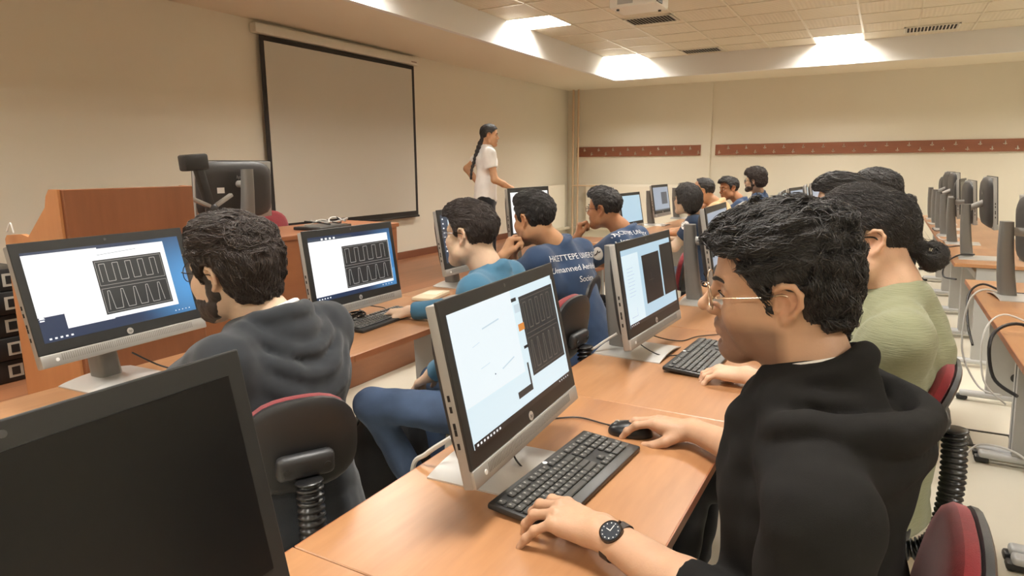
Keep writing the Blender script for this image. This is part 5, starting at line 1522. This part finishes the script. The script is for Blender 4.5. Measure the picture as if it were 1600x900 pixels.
# ------------------------------------------------------------------ chairs in use and empty
PI = math.pi
chair(-1.305, 1.10, R(150), .825, 'office chair with black shell behind the grey hoodie student', off=.215, h=.225, w=.255, tilt=6 * D)
chair(-1.20, 2.22, PI, .84, 'office chair under the teal shirt student', off=.2)
chair(-1.42, 2.95, PI + R(10), .79, 'office chair with round black back behind the navy shirt student', off=.19, h=.24, w=.29)
chair(-1.2, 3.95, PI, .82, 'office chair under the student resting chin on hand', off=.2)
chair(-1.22, 5.5, PI, .78, 'red-seated office chair under the girl in glasses', off=.22)
chair(-1.2, 6.5, PI, .80, 'office chair under the balding student', off=.22)
chair(-1.15, 7.5, PI, .80, 'office chair under the boy leaning forward', off=.22)
chair(-1.2, 8.5, PI, .84, 'office chair under the bearded student', off=.22)
chair(-.062, 1.08, PI, .80, 'red cushioned office chair back at the bottom right corner', off=.20, h=.27, w=.31, tilt=10 * D)
chair(-.10, 1.98, PI - R(2), .83, 'office chair with curved bellows under the green shirt student', off=.25, h=.25, tilt=23 * D)
chair(-.07, 3.12, PI, .74, 'office chair under the navy shirt student behind the green shirt', off=.22)
chair(-.06, 4.15, PI, .74, 'office chair under the student with a top knot at the back', off=.22)
chair(1.25, 6.2, PI, .90, 'red office chair behind the raised computer of the right row', off=.22)
chair(1.25, 5.15 + 2.3, PI, .90, 'red office chair further along the far right row', off=.22)
chair(-4.1, 2.94, R(0), .78, 'red chair behind the lectern edge on the stage', off=.2, w=.40, h=.34).location.z = STAGE_Z
chair(-4.1, 3.60, R(0), .66, 'red chair behind the teacher desk, right of the rear-facing computer', off=.2, w=.46, h=.30).location.z = STAGE_Z
# black-legged visitor chair at right edge
root = empty('folding_chair', (.98, 3.72, 0), R(170), 'dark-legged stacking chair with a red seat under the right desk', 'chair')
MB().box((0, 0, .47), (.40, .42, .05), bev=.02, seg=3).build('seat', M_RED, root, smooth=True)
MB().box((0, 0, .42), (.39, .41, .03), bev=.012, seg=2).build('seat_pan', M_SHELL, root, smooth=True)
MB().box((-.22, 0, .8), (.05, .42, .32), bev=.02, seg=3).build('backrest', M_RED, root, smooth=True)
for sx in (-1, 1):
    for sy in (-1, 1):
        MB().tube([(sx * .12, sy * .19, .44), (sx * .27, sy * .22, .015)], .012, n=10).build('leg', mat('leg_brown', (58, 46, 38), rough=.4, metal=.3), root, smooth=True)
for sy in (-1, 1): MB().tube([(-.16, sy * .19, .44), (-.21, sy * .19, .7)], .011, n=8).build('back_post', M_BLACKP, root, smooth=True)
# ------------------------------------------------------------------ people
SK1 = skin('skin_light_brown', (186, 147, 118)); SK2 = skin('skin_fair', (208, 170, 142)); SK3 = skin('skin_warm', (194, 148, 112)); SK4 = skin('skin_tan', (170, 120, 86)); SK5 = skin('skin_pale', (210, 180, 154))
def cloth(n, c, **k): return mat(n, c, rough=.92, spec=.2, bump=.22, bump_scale=900, sheen=.15, noise_amt=.05, noise_scale=14, **k)
C_BLACK = mat('black_fleece', (31, 30, 29), rough=.95, spec=.12, bump=.2, bump_scale=900, noise_amt=.06, noise_scale=14); C_GREY = cloth('slate_fleece', (44, 47, 51)); C_NAVY = cloth('navy_jersey', (52, 70, 98)); C_NAVYD = cloth('navy_jersey_dark', (40, 52, 72))
C_GREEN = mat('sage_knit', (134, 136, 108), rough=.92, spec=.2, bump=.6, bump_scale=120, sheen=.15, noise_amt=.05, noise_scale=14, stretch=(.25, .25, 3.5)); C_TEAL = cloth('teal_shirt', (66, 108, 134)); C_WHITE = cloth('white_jersey', (236, 232, 226)); C_CREAM = cloth('apricot_jersey', (226, 186, 140))
C_JEAN = mat('blue_denim', (66, 84, 112), rough=.9, noise_amt=.35, noise_scale=7, bump=.25, bump_scale=1200); C_JEAND = cloth('dark_trousers', (46, 50, 60)); C_BLK = cloth('black_trousers', (28, 28, 30)); C_GREYJ = mat('grey_jeans', (96, 108, 124), rough=.9, noise_amt=.12, noise_scale=12)
M_GOLD = mat('gold_wire', (214, 190, 160), rough=.25, metal=.85); M_GBLK = mat('black_frame', (24, 22, 22), rough=.3); M_GBRN = mat('brown_frame', (88, 44, 34), rough=.3)
PRINT = mat('white_print', (226, 228, 230), rough=.8)
NG = 'students in the first row'

# 1. foreground, black hoodie
P1 = person('foreground student in a black hoodie and gold wire glasses typing at the computer', (-.133, 1.09, 1.269), PI + R(10), R(8), R(-9), (-.066, 1.068, 1.122), dict(
    scale=.985, nz=.004, hip=(-.015, 1.07, .53), face=PI, skin=SK1, hres=.0024, ares=.0022, cres=.0062, sw=.185, neck_r=.057,
    shL=(-.035, .852, 1.01), shR=(-.045, 1.225, 1.03), elL=(-.055, .875, .785), wrL=(-.392, 1.012, .806), elR=(-.13, 1.43, .80), wrR=(-.372, 1.585, .792),
    hfL=(-1, .17, .05), huL=(.0, -.10, 1), hfR=(-1, .02, .02), huR=(0, .06, 1), poseL=dict(f=[(20, 30, 22), (21, 32, 22), (22, 34, 22), (30, 20, 10)], spread=1.5, yawf=[.06, .04, -.04, -.20], thumb=[(.024, .024, -.012), (.056, .046, -.020), (.084, .058, -.026), (.106, .062, -.030)]), poseR='mouse', hand=1.12, inner=C_WHITE, inner_z=.032, inner_r=.005, slvL=.46, slvR=.35, cuff=.047, shr=1.02,
    hair='wavy', hair_t=.007, top=0, fringe=.001, hairres=.003, locks=13000, lockL=.032, lockr=.00105, comb='fwd', curl=.36, lift=.003, hw=.0045, cap=.006,
    line=[(-.15, -.118), (-.05, -.122), (-.038, -.105), (-.029, -.070), (-.024, .008), (.008, .012), (.012, -.028), (.022, -.022), (.030, .004), (.040, .028), (.052, .050), (.072, .070), (.16, .080)],
    stubble=1.0, glasses='round', gmat=M_GOLD, gr=.0010, nose=.007, gaze=14,
    top_mat=C_BLACK, top_kind='hoodie', ak=.014, wide=.93, hood=dict(U=[(.146, .146, .036, .025, -.016), (.104, .080, .010, .015, .006), (.070, .060, -.052, .017, .022)], tilt=.05, dz=.078, k=.008, pocket=[((-.108, -.015, .004), (.024, .070, .036))]), pants_mat=C_JEAND, wr_amp=.0036, seed=3,
    knL=(-.44, .98, .52), knR=(-.44, 1.26, .52),
    folds=[((-.03, .83, .90), (-.10, .86, .84), .018, .012, .03, False), ((-.01, .835, .86), (-.12, .88, .80), .016, .012, .03, False), ((-.15, .98, 1.02), (-.17, 1.0, .62), .02, .02, .03, False)]))
# wristwatch builder: on arm sd of person P
def watch(P, sd, cr, fm, sm, face_dir, t=.10, name='wristwatch', wr=.031):
    sh, el, wr_ = P['arms'][sd]; d = nv(wr_ - el); c = wr_ - d * t * .3
    n_ = nv(np.array(face_dir) - d * np.dot(face_dir, d)); s_ = np.cross(d, n_)
    M = Matrix(((d[0], s_[0], n_[0], c[0] - P['rootM'][0]), (d[1], s_[1], n_[1], c[1] - P['rootM'][1]), (d[2], s_[2], n_[2], c[2]), (0, 0, 0, 1)))
    b = MB(); rings = []
    for (xx, rr) in ((-.009, 1.0), (-.009, 1.08), (.009, 1.08), (.009, 1.0)):
        rings.append([(xx, (wr + .002) * 1.14 * rr * math.cos(a * PI / 16), wr * .86 * rr * math.sin(a * PI / 16)) for a in range(32)])
    b.loft(rings, cap=False); st = b.build('watch_strap', sm, P['root'], M, smooth=True)
    w = MB().cyl((0, 0, wr * .86), (0, 0, wr * .86 + .010), cr, cr * .96, n=32).build(name, fm[0], P['root'], M, smooth=True)
    MB().cyl((0, 0, wr * .86 + .0102), (0, 0, wr * .86 + .0108), cr * .82, n=28).build('watch_dial', fm[1], w)
    h = MB(); zz = wr * .86 + .0112
    h.box((0, cr * .25, zz), (.0012, cr * .6, .0005)); h.box((cr * .18, 0, zz), (cr * .45, .0012, .0005))
    for k in range(12):
        a = k * PI / 6; h.box((cr * .68 * math.cos(a), cr * .68 * math.sin(a), zz), (.0018, .0018, .0005))
    h.build('watch_hands', fm[2], w)
    MB().cyl((0, cr, wr * .86 + .005), (0, cr + .004, wr * .86 + .005), .0028, n=10).build('watch_crown', fm[0], w)
watch(P1, 'L', .0215, (mat('watch_steel', (66, 60, 56), rough=.25, metal=.8), mat('watch_dial_dark', (44, 50, 58), rough=.3), M_WHITEM), mat('strap_brown', (48, 36, 30), rough=.6), (-.1, -.55, .85), t=.13, wr=.0285)

# 2. green shirt, bun
P2 = person('student in a sage green shirt with dark hair tied in a bun', (-.028, 2.0, 1.255), PI + R(7), R(1), R(3), (.052, 2.0, 1.105), dict(
    noring=True, 
    scale=1.06, hip=(-.02, 2.0, .53), face=PI, skin=SK2, hres=.0034, ares=.003, cres=.008, neck_r=.066, fat=.008, bulk=1.34, wide=1.14, shr=1.15,
    shL=(.06, 1.79, 1.02), shR=(.06, 2.21, 1.02), elL=(-.08, 1.86, .80), wrL=(-.335, 2.115, .79), elR=(-.08, 2.36, .80), wrR=(-.36, 2.50, .785), slv=.9,
    hfL=(-1, -.02, 0), poseL='type', poseR='mouse', stubble=.9, hair='bun', hair_t=.009, comb='tie', locks=3600, lockL=.05, lockr=.0011, curl=.10, lift=.002, hw=.0012, top=.012,
    line=[(-.15, -.062), (-.06, -.062), (-.035, -.03), (-.024, .016), (.012, .022), (.020, -.004), (.030, .004), (.040, .040), (.060, .062), (.078, .074), (.16, .08)],
    glasses='rect', gmat=M_GBLK, gr=.0022, top_mat=C_GREEN, pants_mat=C_BLK, wr_amp=.004, seed=5))
# 3. grey hoodie
P3 = person('bearded student in a slate grey hoodie seen from behind in the first row', (-1.403, 1.074, 1.200), PI + R(9), R(1), R(-4), (-1.310, 1.112, 1.065), dict(
    scale=1.05, inner=C_WHITE, inner_z=.026, inner_r=.008, hip=(-1.23, 1.085, .53), face=PI + R(8), skin=SK5, hres=.0032, ares=.0045, cres=.008, sw=.182, wide=.94,
    elL=(-1.60, .90, .82), wrL=(-1.90, 1.05, .79), elR=(-1.60, 1.34, .82), wrR=(-1.90, 1.32, .79), slvL=.97, slvR=.97,
    hair='wavy', hair_t=.015, top=.006, hairmat=M_HAIRB, comb='fwd', locks=5200, lockL=.036, lockr=.0015, curl=.38, lift=.004, hw=.003, beard=.007,
    glasses='round', gmat=M_GBLK, gr=.0011, top_mat=C_GREY, top_kind='hoodie', hood=dict(U=[(.178, .135, .175, .024, -.03), (.150, .128, .115, .021, -.012), (.118, .108, .060, .019, .004), (.074, .070, -.036, .018, .02)], tilt=.7, dz=.085), pants_mat=C_BLK, wr_amp=.004, seed=8), NG)
# 4. teal shirt and jeans
P4 = person('student with black glasses in a teal collared shirt and blue jeans', (-1.395, 2.155, 1.192), PI, R(1), R(2), (-1.32, 2.175, 1.045), dict(
    scale=1.0, hip=(-1.26, 2.12, .51), face=PI + R(10), skin=SK5, hres=.0036, ares=.005, cres=.009,
    elL=(-1.30, 1.96, .78), wrL=(-1.48, 1.99, .655), elR=(-1.60, 2.42, .82), wrR=(-1.88, 2.36, .79), slvL=.9, slvR=.9,
    knL=(-1.68, 1.86, .53), anL=(-1.545, 2.0, .10), knR=(-1.66, 2.25, .52), hair='short', hair_t=.010, top=.010, fringe=.010, hairmat=M_HAIRB, comb='fwd', locks=3200, lockL=.028, lockr=.0014, curl=.35,
    glasses='rect', gmat=M_GBLK, gr=.0016, top_mat=C_TEAL, top_kind='collar', pants_mat=C_JEAN, seed=9), NG)
# 5. navy team shirt with printed back
P5 = person('student in a printed navy t-shirt with a white-faced watch, hand at the mouth', (-1.448, 2.79, 1.205), PI - R(16), R(6), R(-1), (-1.365, 2.885, 1.07), dict(
    scale=1.0, hip=(-1.24, 2.96, .52), face=PI - R(6), skin=SK3, hres=.0038, ares=.0035, cres=.009, sw=.195, bulk=1.03,
    elL=(-1.68, 2.72, .80), wrL=(-1.545, 2.655, 1.03), hfL=(.22, .42, .88), huL=(-.7, -.7, .3), poseL='fist', elR=(-1.66, 3.02, .80), wrR=(-1.60, 2.83, 1.02), hfR=(.3, -.2, .9), huR=(-1, .2, .3), poseR='fist', slv=.6,
    hair='short', hair_t=.011, top=.012, comb='fwd', locks=2400, lockL=.024, lockr=.0014, curl=.5, stubble=.8, beard=None, top_mat=C_NAVY, pants_mat=C_BLK, seed=12), NG)
watch(P5, 'L', .020, (M_BLACKP, M_WHITEM, M_BLACKP), M_BLACKP, (.2, -1, .1), t=.1, wr=.030)
TL = ['HACETTEPE UNIVERSITY', 'Unmanned Aerial Vehicle', 'Society']
rt = np.array((.38, 1, 0)); upb = np.array((-.25, 0, 1))
sleeve_text(P5, TL, (-1.22, 2.87, 1.03), rt, upb, PRINT, .041, .056)
P5['disc']('sleeve_badge', .036, (-1.50, 2.68, .98), (.1, -1, .15), M_WHITEM)
# 6. navy team shirt, chin on hand
P6 = person('student in a printed navy t-shirt and brown glasses resting the mouth on a hand', (-1.51, 3.86, 1.190), PI - R(1), R(2), R(-3), (-1.385, 3.93, 1.045), dict(
    scale=1.0, hip=(-1.19, 3.95, .52), face=PI, skin=SK4, hres=.004, ares=.004, cres=.009, sw=.19, bulk=1.04,
    elL=(-1.70, 3.90, .80), wrL=(-1.675, 3.81, 1.00), hfL=(.16, .12, .95), huL=(-.8, -.4, .2), poseL='fist', elR=(-1.60, 4.20, .80), wrR=(-1.78, 4.03, .80), slv=.62,
    hair='short', hair_t=.008, top=.012, comb='fwd', locks=900, lockL=.016, lockr=.0018, curl=.4, glasses='rect', gmat=M_GBRN, gr=.0018, top_mat=C_NAVY, pants_mat=C_BLK, seed=14), NG)
sleeve_text(P6, TL[:2], (-1.26, 3.84, 1.075), (.30, 1, 0), (-.55, 0, 1), PRINT, .040, .054)
P6['disc']('sleeve_badge', .040, (-1.50, 3.72, .92), (.1, -1, .15), M_WHITEM)
# 7. girl with glasses
P7 = person('girl with dark bobbed hair and glasses in a navy t-shirt in the first row', (-1.38, 5.33, 1.178), PI - R(16), R(-3), R(-4), (-1.32, 5.46, 1.045), dict(
    scale=.97, female=True, hip=(-1.2, 5.5, .51), face=PI, skin=SK5, hres=.005, ares=.006, cres=.010, sw=.165, neck_r=.046,
    elL=(-1.46, 5.30, .79), wrL=(-1.72, 5.38, .79), elR=(-1.5, 5.68, .80), wrR=(-1.75, 5.6, .79), slv=.55, hair='bob', hair_t=.016, comb='down', locks=500, lockL=.06, lockr=.003, curl=.2,
    line=[(-.15, -.13), (-.045, -.13), (-.03, -.10), (-.022, -.06), (.010, -.02), (.02, -.035), (.034, -.02), (.044, .02), (.055, .048), (.075, .060), (.16, .065)],
    glasses='round', gmat=M_GBLK, gr=.0012, top_mat=C_NAVYD, pants_mat=C_GREYJ, seed=16), NG)
P7['disc']('sleeve_badge', .036, (-1.37, 5.27, .97), (.1, -1, .15), M_WHITEM)
# 8. balding man
P8 = person('balding student in an apricot top partly hidden behind the girl', (-1.51, 6.40, 1.204), PI + R(8), R(4), 0, (-1.375, 6.46, 1.085), dict(
    scale=1.0, hip=(-1.18, 6.5, .52), face=PI, skin=SK3, hres=.005, ares=.006, cres=.011, elL=(-1.58, 6.24, .82), wrL=(-1.84, 6.31, .79), elR=(-1.60, 6.76, .82), wrR=(-1.86, 6.66, .79),
    hair='short', hair_t=.006, comb='fwd', locks=250, lockL=.015, lockr=.002, curl=.3, line=[(-.15, -.06), (-.05, -.06), (-.03, -.03), (-.022, .02), (.010, .03), (.02, .05), (.04, .09), (.055, .11), (.16, .14)],
    top_mat=C_CREAM, pants_mat=C_BLK, bulk=1.05, seed=18), NG)
# 9. boy
P9 = person('boy in a blue t-shirt leaning forward and looking toward the left', (-1.48, 7.45, 1.195), PI + R(42), R(7), R(5), (-1.35, 7.5, 1.06), dict(
    scale=.98, hip=(-1.15, 7.5, .52), face=PI, skin=SK4, hres=.0045, ares=.006, cres=.010, elL=(-1.66, 7.24, .80), wrL=(-1.70, 7.26, 1.00), hfL=(.3, .3, .9), huL=(-.8, -.4, .2), poseL='fist', elR=(-1.65, 7.7, .82), wrR=(-1.88, 7.6, .79),
    hair='short', hair_t=.013, top=.012, fringe=.012, comb='fwd', locks=600, lockL=.026, lockr=.0022, top_mat=C_NAVY, pants_mat=C_BLK, seed=20), NG)
# 10. bearded, curly
P10 = person('bearded student with big curly hair and glasses, tallest in the far first row', (-1.38, 8.43, 1.255), PI - R(6), R(0), R(-5), (-1.33, 8.52, 1.10), dict(
    scale=1.02, hip=(-1.2, 8.55, .53), face=PI, skin=SK5, hres=.005, ares=.007, cres=.011, elL=(-1.55, 8.3, .84), wrL=(-1.8, 8.4, .79), elR=(-1.55, 8.78, .84), wrR=(-1.8, 8.66, .79),
    hair='afro', hair_t=.012, comb='fwd', locks=900, lockL=.02, lockr=.003, curl=1.2, lift=.008, hairmat=M_HAIRB, beard=.007, glasses='rect', gmat=M_GBLK, gr=.002, top_mat=C_NAVY, pants_mat=C_BLK, seed=22), NG)
P10['disc']('sleeve_badge', .045, (-1.33, 8.30, 1.0), (.1, -1, .15), M_WHITEM)
# 11, 12 behind the green shirt
P11 = person('student in a dark blue t-shirt with swept-back hair, behind the green shirt student', (-.150, 3.10, 1.275), PI, R(4), 0, (-.07, 3.12, 1.10), dict(
    scale=1.04, hip=(.0, 3.12, .53), face=PI, skin=SK2, hres=.0045, ares=.006, cres=.010, elL=(-.22, 2.92, .82), wrL=(-.46, 3.02, .79), elR=(-.24, 3.4, .82), wrR=(-.48, 3.3, .79),
    hair='short', hair_t=.013, top=.012, comb='back', locks=1100, lockL=.045, lockr=.002, curl=.25, top_mat=C_NAVYD, pants_mat=C_BLK, seed=24))
P12 = person('student with a small top knot, only dark hair visible behind the others', (-.03, 4.12, 1.29), PI, R(2), 0, (.04, 4.14, 1.12), dict(
    scale=1.02, hip=(.08, 4.15, .53), face=PI, skin=SK3, hres=.0055, ares=.007, cres=.012, elL=(-.16, 3.95, .84), wrL=(-.42, 4.05, .79), elR=(-.16, 4.4, .84), wrR=(-.42, 4.3, .79),
    hair='bun', hair_t=.012, top=.012, comb='tie', locks=500, lockL=.04, lockr=.002, curl=.2, top_mat=C_BLACK, pants_mat=C_BLK, seed=26))
# 13 standing woman
wx, wy = -3.9, 6.42
rg = np.array((.855, .52, 0)); fa = R(33)
def wp(r_, z_, d_=0): return (wx + rg[0] * r_ - .52 * d_, wy + rg[1] * r_ + .855 * d_, z_)
PW = person('woman in a white t-shirt standing on the stage with a long dark braid', wp(0, 1.79), fa, R(4), 0, wp(-.035, 1.66), dict(
    scale=.95, female=True, hip=wp(-.05, 1.06), face=fa, skin=SK3, hres=.005, ares=.0045, cres=.009, sw=.165, neck_r=.044, bulk=.86, wide=.92,
    shR=wp(.0, 1.585, -.15), shL=wp(-.08, 1.585, .16), elR=wp(.055, 1.30, -.20), wrR=wp(.25, 1.20, -.14), elL=wp(-.26, 1.42, .22), wrL=wp(-.14, 1.26, .16), poseR='relax', poseL='relax', slv=.5,
    knL=wp(.0, .76, .09), knR=wp(.02, .76, -.09), anL=wp(-.04, .40, .09), anR=wp(.0, .40, -.09), hair='braid', hair_t=.008, comb='tie', locks=500, lockL=.04, lockr=.002, curl=.15,
    line=[(-.15, -.20), (-.05, -.20), (-.035, -.05), (-.024, .012), (.012, .02), (.02, .0), (.030, .01), (.040, .035), (.060, .056), (.078, .070), (.16, .076)],
    top_mat=C_WHITE, pants_mat=C_BLK, seed=30))
bp_ = bez([wp(-.10, 1.70, -.02), wp(-.14, 1.60, -.05), wp(-.17, 1.50, -.06), wp(-.20, 1.40, -.05), wp(-.21, 1.30, -.04)], 14)
b = MB(); bp_ = [p - Vector((wp(-.05, 0)[0], wp(-.05, 0)[1], 0)) for p in bp_]
b.tube(bp_, .02, n=10, radii=[(.026 - .014 * i / len(bp_)) * (1 + .18 * math.sin(i * 1.1)) for i in range(len(bp_))]); b.build('braid', M_HAIR, PW['root'], smooth=True)
for ch in PW['root'].children:
    if ch.name.startswith('shoe'): pass
